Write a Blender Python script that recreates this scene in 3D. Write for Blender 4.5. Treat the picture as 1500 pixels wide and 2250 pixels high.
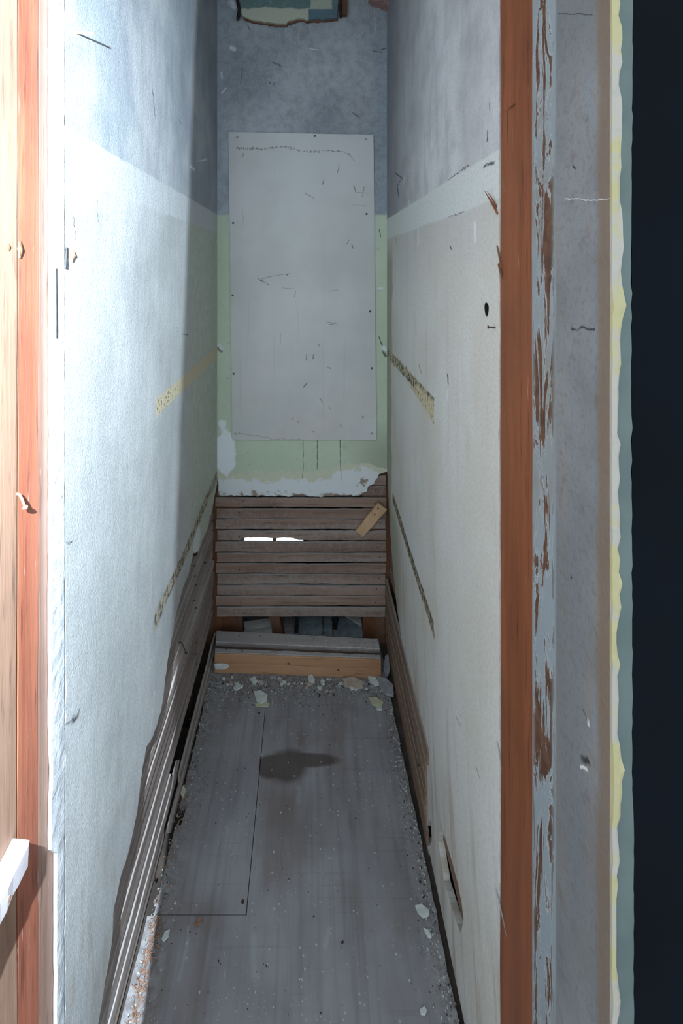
import bpy, math, random
from mathutils import Vector
from mathutils.geometry import delaunay_2d_cdt

for o in list(bpy.data.objects): bpy.data.objects.remove(o)
SC = bpy.context.scene
COL = SC.collection

# ------------------------------------------------------------------ camera, world, light, exposure
FPX, VX, VY, H = 1000.0, 680.0, 588.0, 1.606      # focal length in px, vanishing point, eye height (m)
cam_d = bpy.data.cameras.new('camera'); cam = bpy.data.objects.new('camera', cam_d); COL.objects.link(cam)
cam.location = (0, 0, H); cam.rotation_euler = (math.radians(90), 0, 0)
cam_d.sensor_fit = 'VERTICAL'; cam_d.sensor_height = 36.0; cam_d.sensor_width = 24.0
cam_d.lens = 36.0 * FPX / 2250.0
cam_d.shift_x = (750 - VX) / 2250.0
cam_d.shift_y = -(1125 - VY) / 2250.0
cam_d.clip_start = 0.02
SC.camera = cam

w = bpy.data.worlds.new('world'); SC.world = w; w.use_nodes = True
bg = w.node_tree.nodes['Background']
bg.inputs['Color'].default_value = (0.79, 0.91, 1.0, 1); bg.inputs['Strength'].default_value = 1.0

# the photographer's flash, held just left of the camera and turned to the left wall
fl_d = bpy.data.lights.new('flash_lamp', 'SPOT'); fl = bpy.data.objects.new('flash_lamp', fl_d); COL.objects.link(fl)
LP = Vector((-0.178, -0.05, 1.76))
fl.location = LP; fl_d.energy = 262.0; fl_d.color = (0.74, 0.88, 1.0); fl_d.shadow_soft_size = 0.005
fl_d.spot_size = math.radians(180); fl_d.spot_blend = 0.0006
_n = (Vector((-.392, 1.33, .77)) - LP).cross(Vector((-.392, 1.58, 2.53)) - LP)     # the flash reflector's edge cuts the beam off here
if _n.x > 0: _n = -_n
fl.rotation_euler = _n.to_track_quat('-Z', 'Y').to_euler()

vs = SC.view_settings
vs.view_transform = 'Standard'; vs.look = 'None'; vs.exposure = 0.68; vs.gamma = 1.0; vs.use_curve_mapping = False

# ------------------------------------------------------------------ dimensions
D = 1.93; XL = -0.392; XR = 0.328; CEIL = 2.92; YF = 0.493
def Lp(x, y, X=XL):
    Y = X * FPX / (x - VX); return (Y, H - (y - VY) / FPX * Y)
def Rp(x, y, X=XR): return Lp(x, y, X)
def Bp(x, y, Y=D): return ((x - VX) / FPX * Y, H - (y - VY) / FPX * Y)
def Fp(x, y, Z=0.0):
    Y = (H - Z) * FPX / (y - VY); return ((x - VX) / FPX * Y, Y)

# ------------------------------------------------------------------ shader helpers
NT = None
class S:
    def __init__(s, k): s.k = k
    def __add__(a, b): return M('ADD', a, b)
    __radd__ = __add__
    def __sub__(a, b): return M('SUBTRACT', a, b)
    def __rsub__(a, b): return M('SUBTRACT', b, a)
    def __mul__(a, b): return M('MULTIPLY', a, b)
    __rmul__ = __mul__
    def __truediv__(a, b): return M('DIVIDE', a, b)
def put(sock, v):
    if isinstance(v, S): NT.links.new(v.k, sock)
    elif isinstance(v, tuple): sock.default_value = v if len(v) == len(sock.default_value) else tuple(v) + (1,)
    else: sock.default_value = v
def M(op, a, b=0.0, c=None, clamp=False):
    n = NT.nodes.new('ShaderNodeMath'); n.operation = op; n.use_clamp = clamp
    put(n.inputs[0], a); put(n.inputs[1], b)
    if c is not None: put(n.inputs[2], c)
    return S(n.outputs[0])
def mx(a, b): return M('MAXIMUM', a, b)
def mn(a, b): return M('MINIMUM', a, b)
def ss(v, a, b):
    n = NT.nodes.new('ShaderNodeMapRange'); n.interpolation_type = 'SMOOTHSTEP'
    inv = a > b
    if inv: a, b = b, a
    put(n.inputs[0], v); n.inputs[1].default_value = a; n.inputs[2].default_value = b
    n.inputs[3].default_value = 1.0 if inv else 0.0; n.inputs[4].default_value = 0.0 if inv else 1.0
    return S(n.outputs[0])
def vec(x, y, z):
    n = NT.nodes.new('ShaderNodeCombineXYZ')
    for i, v in enumerate((x, y, z)): put(n.inputs[i], v)
    return S(n.outputs[0])
def coords():
    n = NT.nodes.new('ShaderNodeTexCoord'); s = NT.nodes.new('ShaderNodeSeparateXYZ')
    NT.links.new(n.outputs['Object'], s.inputs[0])
    return S(s.outputs[0]), S(s.outputs[1]), S(s.outputs[2])
def noise(v, scale=5.0, detail=4.0, rough=0.55, dist=0.0):
    n = NT.nodes.new('ShaderNodeTexNoise'); put(n.inputs['Vector'], v)
    n.inputs['Scale'].default_value = scale; n.inputs['Detail'].default_value = detail
    n.inputs['Roughness'].default_value = rough; n.inputs['Distortion'].default_value = dist
    return S(n.outputs['Fac'])
def voro(v, scale, rnd=1.0, out='Distance', feat='F1'):
    n = NT.nodes.new('ShaderNodeTexVoronoi'); n.feature = feat; put(n.inputs['Vector'], v)
    n.inputs['Scale'].default_value = scale; n.inputs['Randomness'].default_value = rnd
    return S(n.outputs[out])
def mix(f, a, b):
    n = NT.nodes.new('ShaderNodeMix'); n.data_type = 'RGBA'
    put(n.inputs[0], f); put(n.inputs[6], a); put(n.inputs[7], b)
    return S(n.outputs[2])
def orand():
    n = NT.nodes.new('ShaderNodeObjectInfo'); return S(n.outputs['Random'])
def upness():
    n = NT.nodes.new('ShaderNodeNewGeometry'); s = NT.nodes.new('ShaderNodeSeparateXYZ')
    NT.links.new(n.outputs['Normal'], s.inputs[0]); return S(s.outputs[2])
def rgb(r, g, b):
    f = lambda c: (c / 255 / 12.92) if c / 255 <= 0.04045 else ((c / 255 + 0.055) / 1.055) ** 2.4
    return (f(r), f(g), f(b), 1.0)
def rect(u, v, u0, u1, v0, v1, s=0.004):
    return ss(u, u0 - s, u0 + s) * ss(u, u1 + s, u1 - s) * ss(v, v0 - s, v0 + s) * ss(v, v1 + s, v1 - s)
def ell(u, v, c, ru, rv, s=0.25, nz=None):
    du = (u - c[0]) / ru; dv = (v - c[1]) / rv
    d = M('SQRT', du * du + dv * dv)
    if nz is not None: d = d + nz
    return ss(d, 1 + s, 1 - s)
SEG = None
def seg_group():
    global NT, SEG
    old = NT
    g = bpy.data.node_groups.new('segment_mark', 'ShaderNodeTree'); NT = g
    for nm in ('u', 'v', 'ax', 'ay', 'bx', 'by', 'w'): g.interface.new_socket(nm, in_out='INPUT', socket_type='NodeSocketFloat')
    g.interface.new_socket('m', in_out='OUTPUT', socket_type='NodeSocketFloat')
    gi = g.nodes.new('NodeGroupInput'); go = g.nodes.new('NodeGroupOutput')
    u, v, ax, ay, bx, by, ww = [S(gi.outputs[i]) for i in range(7)]
    px, py, dx, dy = u - ax, v - ay, bx - ax, by - ay
    h = M('DIVIDE', px * dx + py * dy, dx * dx + dy * dy, clamp=True)
    ex, ey = px - dx * h, py - dy * h
    d = M('SQRT', ex * ex + ey * ey)
    m = M('SUBTRACT', 1.5, d / ww, clamp=True)
    NT.links.new(m.k, go.inputs[0]); NT = old; SEG = g
seg_group()
def segs(u, v, lines):
    """lines: list of (points, width) in the same plane as u, v; returns the max of the masks"""
    out = None; x_, y_, z_ = coords()
    brk = ss(noise(vec(x_, y_, z_), 70, 2), .34, .52) * .45 + .45
    for pts, wd in lines:
        for a, b in zip(pts[:-1], pts[1:]):
            n = NT.nodes.new('ShaderNodeGroup'); n.node_tree = SEG
            if abs(a[0] - b[0]) + abs(a[1] - b[1]) < 1e-6: b = (b[0] + 1e-4, b[1])
            for i, val in enumerate((u, v, a[0], a[1], b[0], b[1], wd * 0.7)): put(n.inputs[i], val)
            m = S(n.outputs[0]); out = m if out is None else mx(out, m)
    return out * brk
def material(name, fn):
    global NT
    m = bpy.data.materials.new(name); m.use_nodes = True; NT = m.node_tree
    p = NT.nodes['Principled BSDF']
    r = fn()
    put(p.inputs['Base Color'], r['color'])
    put(p.inputs['Roughness'], r.get('rough', 0.75))
    p.inputs['Specular IOR Level'].default_value = r.get('spec', 0.3)
    p.inputs['Metallic'].default_value = r.get('metal', 0.0)
    if 'bump' in r:
        b = NT.nodes.new('ShaderNodeBump'); b.inputs['Strength'].default_value = r.get('bs', 0.5)
        b.inputs['Distance'].default_value = r.get('bd', 0.004)
        put(b.inputs['Height'], r['bump']); NT.links.new(b.outputs[0], p.inputs['Normal'])
    return m

# ------------------------------------------------------------------ materials: the plastered walls
def specks(v, scale, thr):      # sparse small flecks
    return ss(voro(v, scale), thr, thr * 0.6)
def pl(fn, pts): return [fn(*p) for p in pts]

def f_left():
    x, y, z = coords(); P = vec(0.0, y, z)
    n1 = noise(P, 3.0, 6); n2 = noise(P, 26, 6, 0.65); nv = noise(vec(0.0, y * 7, z * 1.3), 3, 4)
    upper = mix(ss(n1, .35, .7), rgb(150, 158, 165), rgb(188, 192, 194))
    upper = mix(ss(nv, .42, .72) * .25, upper, rgb(118, 126, 134)); upper = mix(ss(noise(P, 11, 4, .6), .45, .7) * .3, upper, rgb(130, 136, 142))
    lower = mix(ss(n1, .3, .7), rgb(172, 175, 174), rgb(196, 198, 198))
    lower = mix(ss(noise(P, 9, 5, .6), .45, .7) * .3, lower, rgb(150, 154, 156))
    grn = mix(ss(n2, .35, .65), rgb(180, 188, 172), rgb(194, 200, 186))
    lower = mix(ss(y + (n1 - .5) * .06, 1.44, 1.56), lower, grn)
    zz = z + (n2 - .5) * .012
    c = mix(ss(zz, 1.828, 1.834), upper, upper); top_b = 1.832; bot_b = 1.752
    c = mix(ss(zz, top_b + .003, top_b - .003), upper, rgb(194, 198, 199))
    c = mix(ss(zz, bot_b + .004, bot_b - .004), c, lower)
    # shelf cleat ghosts with torn plaster
    zr = Lp(477, 762)[1]; 
    mk = rect(y + (n2 - .5) * .02, zz, 1.16, 2.0, zr - .045, zr, .003)
    sp = ss(noise(P, 90, 3, .6), .56, .62) * ss(y, 1.5, 1.2)
    c = mix(mk, c, mix(sp, rgb(205, 192, 160), rgb(60, 55, 48)))
    z2 = Lp(430, 1150)[1]
    zt = zz + (y - 1.57) * -.03
    mk2 = rect(y + (n2 - .5) * .04, zt + (n1 - .5) * .05, 1.15, 2.0, z2 - .03, z2 + .012, .006)
    sp2 = ss(noise(P, 60, 4, .7), .46, .58)
    c = mix(mk2, c, mix(sp2, rgb(178, 170, 148), rgb(82, 62, 44)))
    mk3 = ell(y, z, Lp(432, 1195), .05, .05, .3, (n2 - .5) * 1.5)
    c = mix(mk3, c, rgb(215, 220, 220))
    # stains low down near the door
    st = ss(z, .9, .2) * ss(y, 1.25, .8) * ss(noise(vec(0.0, y * 9, z * 1.5), 4, 4), .45, .7)
    c = mix(st * .5, c, rgb(150, 135, 115))
    wg = (noise(P, 60, 3) - .5) * .014
    ck = segs(y + wg, z + wg, [
        (pl(Lp, [(333, 190), (337, 212)]), .004), (pl(Lp, [(337, 212), (339, 240), (342, 262)]), .0022),
        (pl(Lp, [(214, 440), (213, 462), (216, 490)]), .0016), (pl(Lp, [(214, 561), (214, 563)]), .0025),
        (pl(Lp, [(400, 733), (412, 736)]), .002), (pl(Lp, [(393, 262), (398, 272)]), .002),
        (pl(Lp, [(160, 1581), (170, 1577), (173, 1565)]), .006), (pl(Lp, [(140, 1597), (160, 1578)]), .0018),
        (pl(Lp, [(378, 1437), (379, 1441)]), .004), (pl(Lp, [(146, 1190), (158, 1190)]), .002),
        (pl(Lp, [(160, 470), (166, 530)]), .0016), (pl(Lp, [(136, 10), (134, 60)]), .002)])
    c = mix(ck, c, rgb(34, 38, 44))
    wh = segs(y + wg, z, [(pl(Lp, [(418, 365), (428, 374)]), .006), (pl(Lp, [(453, 640), (455, 670), (450, 680)]), .003),
        (pl(Lp, [(427, 865), (425, 885)]), .003), (pl(Lp, [(340, 1520), (327, 1640)]), .0025), (pl(Lp, [(332, 1450), (325, 1480)]), .003)])
    c = mix(wh, c, rgb(228, 232, 235))
    c = mix(specks(P, 30, .035), c, rgb(215, 220, 224))
    gn = noise(P, 230, 3, .75); c = mix(ss(gn, .38, .66) * .38, c, rgb(116, 122, 128))
    h = n2 * .22 + gn * .5 + noise(vec(0.0, y * 3, z), 8, 3) * .5
    return dict(color=c, rough=.62, spec=.35, bump=h, bs=.5, bd=.004)
M_LEFT = material('plaster_left', f_left)

def f_back():
    x, y, z = coords(); P = vec(x, 0.0, z)
    n1 = noise(P, 3.5, 6); n2 = noise(P, 30, 6, .65); nf = noise(P, 160, 3, .6)
    up = mix(ss(n1, .32, .68), rgb(140, 147, 153), rgb(178, 184, 188))
    up = mix(ss(noise(P, 7, 5, .6), .5, .72) * .5, up, rgb(112, 110, 114))
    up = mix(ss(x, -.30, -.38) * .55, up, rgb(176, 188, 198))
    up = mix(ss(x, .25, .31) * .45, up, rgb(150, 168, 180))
    # pale drips
    dr = ss(M('ABSOLUTE', noise(vec(x * 22 + noise(P, 9, 2) * 1.6, 0.0, z * .8), 2.2, 2, .5) - .5), .012, .002) * ss(z, 2.25, 2.62) * ss(noise(P, 6, 3), .42, .6) * ss(x, -.2, -.05)
    up = mix(dr * .8, up, rgb(186, 194, 198))
    up = mix(specks(P, 24, .05) * ss(noise(P, 5, 2), .5, .62), up, rgb(205, 212, 214))
    up = mix(ss(nf, .66, .74) * ss(noise(P, 6, 3), .5, .65) * .7, up, rgb(74, 78, 84))
    gr = mix(ss(n1, .3, .7), rgb(184, 198, 174), rgb(196, 208, 188))
    gr = mix(ss(n2, .56, .72) * .5, gr, rgb(146, 162, 138))
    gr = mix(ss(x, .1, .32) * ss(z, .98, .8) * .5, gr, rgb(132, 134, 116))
    up = mix(ss(n2, .4, .65) * .35, up, rgb(112, 116, 122)); gg = noise(P, 90, 3, .7)
    up = mix(ss(gg, .5, .7) * .3, up, rgb(196, 202, 206))
    zz = z + (n2 - .5) * .02
    c = mix(ss(zz, 1.835, 1.825), up, gr)
    # plaster bared towards the broken lower edge
    e = z + (noise(P, 14, 5, .65) - .5) * .11 + (noise(P, 70, 3) - .5) * .03 + (noise(P, 34, 4, .7) - .5) * .075
    e = e - ell(x, z, Bp(785, 1040), .10, .05, .5) * .05
    c = mix(ss(e, .745, .738), c, rgb(202, 204, 182))
    c = mix(ss(e, .71, .70), c, rgb(214, 220, 222))
    c = mix(ss(e, .655, .648) * ss(noise(P, 20, 3), .45, .6), c, rgb(150, 134, 122))
    fil = ell(x, z, Bp(495, 995), .043, .10, .1, (noise(P, 28, 4) - .5) * .9)
    fil = mx(fil, ell(x, z, Bp(489, 932), .018, .02, .2, (noise(P, 40, 4) - .5) * 1.4))
    c = mix(fil, c, rgb(226, 232, 236))
    wg = (noise(P, 40, 3) - .5) * .006
    ck = segs(x + wg, z + wg, [(pl(Bp, [(697, 967), (697, 1030)]), .0028), (pl(Bp, [(747, 967), (748, 1018)]), .0028),
        (pl(Bp, [(666, 967), (666, 1030), (664, 1050)]), .0016), (pl(Bp, [(748, 1018), (749, 1056)]), .0018),
        (pl(Bp, [(600, 137), (606, 141)]), .004), (pl(Bp, [(610, 140), (616, 145)]), .004), (pl(Bp, [(543, 55), (549, 66)]), .0025),
        (pl(Bp, [(591, 180), (594, 183)]), .003), (pl(Bp, [(600, 188), (603, 181)]), .003), (pl(Bp, [(836, 110), (846, 106)]), .003),
        (pl(Bp, [(820, 112), (838, 115)]), .002), (pl(Bp, [(774, 247), (790, 259)]), .003), (pl(Bp, [(533, 152), (528, 185)]), .0015),
        (pl(Bp, [(833, 505), (836, 520)]), .003), 
        (pl(Bp, [(832, 740), (840, 760)]), .004), (pl(Bp, [(479, 765), (486, 772)]), .007), (pl(Bp, [(842, 772), (847, 782)]), .008)])
    c = mix(ck * .9, c, rgb(44, 46, 46))
    wh = segs(x, z + wg, [(pl(Bp, [(831, 634), (840, 634)]), .006), (pl(Bp, [(508, 105), (514, 108)]), .012), (pl(Bp, [(486, 160), (488, 172)]), .005),
        (pl(Bp, [(487, 205), (496, 194)]), .005), (pl(Bp, [(680, 107), (700, 110)]), .002), (pl(Bp, [(842, 764), (846, 768)]), .012),
        (pl(Bp, [(481, 758), (486, 766)]), .010), (pl(Bp, [(507, 5), (514, 14)]), .016)])
    c = mix(wh, c, rgb(220, 226, 230))
    h = n2 * .5 + nf * .4 + fil * .9 - ss(z, .745, .68) * .3
    return dict(color=c, rough=.7, bump=h, bs=.5, bd=.004)
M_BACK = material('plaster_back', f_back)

def f_right():
    x, y, z = coords(); P = vec(0.0, y, z)
    n1 = noise(P, 3.0, 6); n2 = noise(P, 28, 6, .65); nv = noise(vec(0.0, y * 6, z * .9), 3, 5, .6)
    up = mix(ss(n1, .35, .68), rgb(184, 184, 186), rgb(212, 213, 214))
    up = mix(ss(nv, .45, .72) * .3, up, rgb(140, 136, 136)); up = mix(ss(noise(P, 10, 5, .62), .45, .7) * .35, up, rgb(140, 140, 142))
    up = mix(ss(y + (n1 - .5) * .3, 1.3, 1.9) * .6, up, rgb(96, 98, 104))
    lo = mix(ss(n1, .35, .65), rgb(208, 205, 196), rgb(218, 217, 212))
    lo = mix(ss(nv, .5, .75) * .35, lo, rgb(180, 172, 160))
    lo = mix(ss(nv, .42, .3) * .35, lo, rgb(198, 206, 212))
    lo = mix(ss(z + (n1 - .5) * .5, 1.45, 1.8) * .35, lo, rgb(160, 156, 154))
    # faint green wash close to the corner
    gc = ss(y + (noise(vec(0.0, y, z * 2), 3, 3) - .5) * .16, 1.80, 1.84) * ss(z, 1.75, 1.6)
    lo = mix(gc * .75, lo, rgb(140, 146, 120))
    gl = ss(y, 1.55, 1.75) * ss(z + (n1 - .5) * .2, .70, .60)
    lo = mix(gl * .6, lo, rgb(150, 156, 132))
    # water streaks near the floor
    st = ss(z, .75, .1) * ss(noise(vec(0.0, y * 10 - z * 2.2, z * .9), 2.4, 4), .47, .66)
    lo = mix(st * .6, lo, rgb(160, 140, 116))
    zz = z + (n2 - .5) * .012
    zt, zb = Rp(851, 481)[1], Rp(1061, 448)[1]
    c = mix(ss(zz, zt + .003, zt - .003), up, rgb(210, 214, 210))
    c = mix(ss(zz + (n1 - .5) * .02, zb + .004, zb - .004), c, lo)
    zr = Rp(849, 765)[1]
    mk = rect(y + (n2 - .5) * .01, zz, 1.20, 1.50, zr - .068 , zr, .003) * ss(zz - (y - 1.2) * .09, zr - .072, zr - .066)
    mkb = rect(y, zz + (n2 - .5) * .03, 1.40, 1.95, zr - .034, zr + .002, .004)
    sp = ss(noise(P, 85, 3, .6), .54, .62); edge = ss(zz, zr - .02, zr)
    c = mix(mk, c, mix(mn(sp * .8 + edge * ss(noise(P, 60, 2), .4, .55), 1.0), rgb(206, 194, 158), rgb(66, 60, 48)))
    c = mix(mkb, c, mix(ss(noise(P, 70, 3, .6), .46, .56), rgb(190, 178, 144), rgb(52, 50, 44)))
    z2 = Rp(930, 1310)[1]
    zc = zz - (y - 1.31) * .09
    mk2 = rect(y + (n2 - .5) * .04, zc + (n1 - .5) * .03, 1.20, 1.80, z2 - .022, z2 + .016, .004)
    sp2 = ss(noise(P, 75, 4, .7), .44, .55)
    c = mix(mk2, c, mix(sp2, rgb(172, 162, 138), rgb(46, 42, 36)))
    wp = segs(y, z, [(pl(Rp, [(899, 1130), (903, 1180), (909, 1214)]), .022)]); c = mix(wp, c, rgb(206, 218, 224))
    wg = (noise(P, 60, 3) - .5) * .012
    ck = segs(y + wg, z + wg, [(pl(Rp, [(1070, 285), (1070, 310)]), .003), (pl(Rp, [(1076, 225), (1075, 240)]), .002),
        (pl(Rp, [(985, 395), (1030, 362)]), .0018), (pl(Rp, [(1062, 366), (1085, 357)]), .004), (pl(Rp, [(984, 478), (1020, 465)]), .0012),
        (pl(Rp, [(868, 380), (884, 392)]), .004), (pl(Rp, [(873, 412), (875, 428)]), .010), (pl(Rp, [(880, 395), (872, 410)]), .004),
        (pl(Rp, [(983, 824), (984, 840)]), .006), (pl(Rp, [(920, 802), (926, 822)]), .003), (pl(Rp, [(1002, 1576), (1010, 1592)]), .002),
        (pl(Rp, [(1045, 1680), (1054, 1712)]), .002), (pl(Rp, [(988, 540), (991, 546)]), .004), (pl(Rp, [(871, 525), (872, 540)]), .006)])
    c = mix(ck, c, rgb(54, 50, 48))
    wh = segs(y, z + wg, [(pl(Rp, [(1043, 492), (1043, 528)]), .008), (pl(Rp, [(919, 505), (919, 535)]), .006), (pl(Rp, [(982, 862), (982, 874)]), .006),
        (pl(Rp, [(889, 388), (886, 402)]), .006), (pl(Rp, [(952, 235), (951, 242)]), .004), (pl(Rp, [(898, 440), (899, 452)]), .004)])
    c = mix(wh, c, rgb(226, 230, 232))
    gn = noise(P, 140, 3, .7); c = mix(ss(gn, .4, .7) * .22, c, rgb(140, 136, 130))
    h = n2 * .4 + gn * .45 + noise(vec(0.0, y * 3, z), 7, 3) * .4
    return dict(color=c, rough=.65, bump=h, bs=.45, bd=.005)
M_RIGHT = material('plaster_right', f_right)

# ------------------------------------------------------------------ materials: wood and paint
def wood(name, a, b, dark, axis=1, updust=.55, gs=1.0, bs=.5, rough=.7, dust=None, dustamt=0., rnd=0.0, fleck=None, fleck_amt=.0):
    def fn():
        c3 = coords(); k = [22 * gs, 22 * gs, 22 * gs]; k[axis] = 1.2 * gs
        r = orand() * 7.3
        V = vec(c3[0] * k[0] + r, c3[1] * k[1], c3[2] * k[2] + r)
        P = vec(*c3)
        g = noise(V, 1.3, 6, .6, .4); g2 = noise(V, 5.5, 5, .65)
        c = mix(ss(g, .32, .68), a, b)
        c = mix(ss(g2, .56, .70) * .75, c, dark)
        c = mix(ss(noise(P, 5, 3), .45, .75) * .35, c, dark)
        if rnd: c = mix(orand() * rnd, c, dark)
        if fleck is not None:
            fk = ss(noise(V, 9, 3, .6), .68, .73) * ss(noise(P, 9, 3), .45, .6)
            c = mix(fk * fleck_amt, c, fleck)
        if dust is not None:
            u = ss(upness(), .25, .8)
            d = ss(noise(V, .55, 3) * .6 + noise(P, 60, 4, .7) * .4, .46, .62)
            c = mix(M('MINIMUM', d * dustamt + u * updust, 1.0), c, dust)
        return dict(color=c, rough=rough, bump=g * .5 + g2 * .5, bs=bs, bd=.003)
    return material(name, fn)
M_LATHB = wood('lath_back', rgb(140, 114, 100), rgb(166, 142, 128), rgb(94, 76, 68), 0, dust=rgb(160, 156, 154), dustamt=.55, rnd=.45, updust=.85)
M_LATHL = wood('lath_left', rgb(152, 138, 131), rgb(178, 165, 158), rgb(80, 66, 60), 1, dust=rgb(190, 188, 188), dustamt=.25, rnd=.45, gs=1.3, updust=.3, bs=.9)
M_LATHR = wood('lath_right', rgb(126, 98, 78), rgb(150, 124, 104), rgb(84, 62, 48), 1, dust=rgb(150, 145, 140), dustamt=.3, rnd=.2, gs=1.3)
M_STUD = wood('old_stud', rgb(104, 66, 42), rgb(120, 82, 56), rgb(52, 34, 26), 2, dust=rgb(120, 114, 108), dustamt=.3)
M_CAVITY = wood('cavity_dark_wood', rgb(30, 26, 23), rgb(40, 34, 30), rgb(18, 16, 15), 1)  # near-black, so the shade of wall cavities and hole is in the colour
M_TAN = wood('pale_tan_wood', rgb(200, 164, 128), rgb(212, 178, 142), rgb(164, 122, 86), 2, gs=1.2, bs=.3)
M_JAMB = wood('jamb_orange_wood', rgb(120, 68, 42), rgb(142, 84, 53), rgb(74, 42, 28), 2, gs=.9, bs=.35, rough=.5, fleck=rgb(214, 180, 150), fleck_amt=.6)
M_JAMBL = wood('jamb_red_wood', rgb(142, 80, 61), rgb(162, 100, 76), rgb(92, 52, 42), 2, gs=1.0, bs=.5, rough=.5, fleck=rgb(222, 205, 196), fleck_amt=.7)
M_JAMBD = wood('jamb_dull_wood', rgb(128, 98, 86), rgb(150, 120, 104), rgb(88, 66, 58), 2, gs=1.0, bs=.5, rough=.6, fleck=rgb(206, 200, 198), fleck_amt=.6)
M_OUTER = wood('jamb_outer_wood', rgb(136, 104, 86), rgb(156, 126, 106), rgb(92, 70, 58), 2, gs=1.0, bs=.4, fleck=rgb(215, 206, 200), fleck_amt=.5)
M_SILLF = wood('sill_face_wood', rgb(176, 134, 100), rgb(190, 150, 116), rgb(130, 92, 66), 0, gs=.8, bs=.3)
M_SILLT = wood('sill_top_wood', rgb(128, 120, 118), rgb(150, 142, 140), rgb(96, 84, 78), 0, dust=rgb(186, 184, 182), dustamt=.6)
M_GROOVE = wood('sill_groove_wood', rgb(86, 70, 62), rgb(104, 86, 76), rgb(60, 48, 42), 0)

def f_jamb_paint():
    x, y, z = coords(); P = vec(0.0, y, z)
    n1 = noise(P, 4, 6); n2 = noise(P, 40, 6, .68); nv = noise(vec(0.0, y * 7, z * .8), 3, 5, .6)
    c = mix(ss(n1, .35, .65), rgb(114, 117, 119), rgb(134, 137, 139))
    c = mix(ss(nv, .45, .7) * .5, c, rgb(136, 122, 108))
    c = mix(ss(n2, .52, .72) * .6, c, rgb(104, 98, 94)); c = mix(ss(noise(P, 130, 3, .7), .5, .68) * .4, c, rgb(96, 92, 90))
    # browned margin at the front edge, bluish worn band at the back
    c = mix(ss(y + (n1 - .5) * .02, .522, .508) * .75, c, rgb(118, 97, 78))
    bz = ss(y, .600, .606)
    c = mix(bz * .8, c, mix(ss(n1, .4, .6), rgb(146, 156, 161), rgb(132, 133, 128)))
    fk = noise(vec(0.0, y * 30, z * 4.6), 1.7, 6, .7, .7)
    env = ss(y, .603, .618) * ss(y, .672, .655)
    flake = ss(fk + (noise(P, 3, 3) - .5) * .35, .515, .535) * env
    edge = ss(M('ABSOLUTE', fk + (noise(P, 3, 3) - .5) * .35 - .515), .03, .0) * env
    c = mix(edge * .45, c, rgb(200, 205, 206))
    c = mix(flake, c, mix(ss(n2, .4, .6), rgb(106, 74, 54), rgb(84, 58, 44)))
    wg = (noise(P, 50, 3) - .5) * .012
    J = lambda a, b: Rp(a, b, .326)
    ck = segs(y + wg, z + wg, [(pl(J, [(1255, 722), (1280, 718), (1306, 724)]), .0022), (pl(J, [(1282, 1562), (1290, 1582)]), .0022),
        (pl(J, [(1277, 1668), (1292, 1672)]), .004), (pl(J, [(1225, 30), (1300, 32)]), .0007), (pl(J, [(1255, 1268), (1254, 1270)]), .002), (pl(J, [(1258, 365), (1263, 370)]), .002)])
    c = mix(ck, c, rgb(46, 42, 40))
    wh = segs(y, z + wg, [(pl(J, [(1292, 1582), (1292, 1590)]), .003), (pl(J, [(1275, 1685), (1290, 1688)]), .0022), (pl(J, [(1240, 438), (1338, 437)]), .0008)])
    c = mix(wh, c, rgb(214, 214, 212))
    h = n2 * .5 - flake * 1.4 + noise(P, 160, 3) * .3
    return dict(color=c, rough=.55, bump=h, bs=.5, bd=.003)
M_JPAINT = material('jamb_grey_paint', f_jamb_paint)

def simple(name, a, b, scale=20, rough=.7, bs=.3, spec=.3, metal=0.0, bd=.003):
    def fn():
        x, y, z = coords(); P = vec(x, y, z); n = noise(P, scale, 5, .6)
        return dict(color=mix(ss(n, .35, .65), a, b), rough=rough, spec=spec, metal=metal, bump=n, bs=bs, bd=bd)
    return material(name, fn)
def f_ridge():
    x, y, z = coords(); P = vec(x, y, z)
    n = noise(vec(0.0, 0.0, z), 6, 4); n2 = noise(P, 60, 4)
    c = mix(ss(n + (n2 - .5) * .3, .45, .53), rgb(176, 168, 126), rgb(172, 166, 156))
    c = mix(ss(n2, .6, .7) * .5, c, rgb(150, 160, 140))
    return dict(color=c, rough=.4, bump=n2, bs=.4, bd=.003)
M_RIDGE = material('cream_paint_ridge', f_ridge)
M_OLDPAINT = simple('grey_green_paint', rgb(88, 101, 100), rgb(98, 110, 108), 12, .6, .1)
M_NAVY = simple('navy_paint', rgb(11, 15, 21), rgb(13, 18, 24), 6, .8, .1, .06)
M_WHITEPL = simple('raw_white_plaster', rgb(172, 175, 179), rgb(198, 201, 204), 40, .8, .6, bd=.005)
M_BROWNPL = simple('brown_coat_plaster', rgb(36, 21, 14), rgb(54, 34, 24), 70, .9, .8)
M_RAIL = simple('worn_white_paint', rgb(160, 154, 158), rgb(182, 176, 180), 18, .6, .3)
M_NAIL = simple('rusty_nail', rgb(58, 50, 46), rgb(84, 68, 58), 60, .6, .3, .5, .4)
M_NAILP = simple('painted_nail', rgb(150, 156, 162), rgb(176, 180, 184), 60, .6, .2)
M_NAILO = simple('orange_rust_nail', rgb(176, 122, 96), rgb(196, 146, 120), 60, .6, .2)
M_HEAD = simple('screw_head', rgb(60, 58, 56), rgb(88, 84, 80), 60, .5, .2, .5, .5)
M_HEADL = simple('painted_screw_head', rgb(150, 148, 142), rgb(166, 164, 158), 60, .6, .2)
M_CEIL = simple('ceiling_plaster', rgb(150, 152, 154), rgb(170, 172, 172), 8, .8, .3)
M_ROOMW = simple('room_wall_paint', rgb(26, 34, 44), rgb(31, 39, 49), 6, .55, .15, .25)
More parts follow.
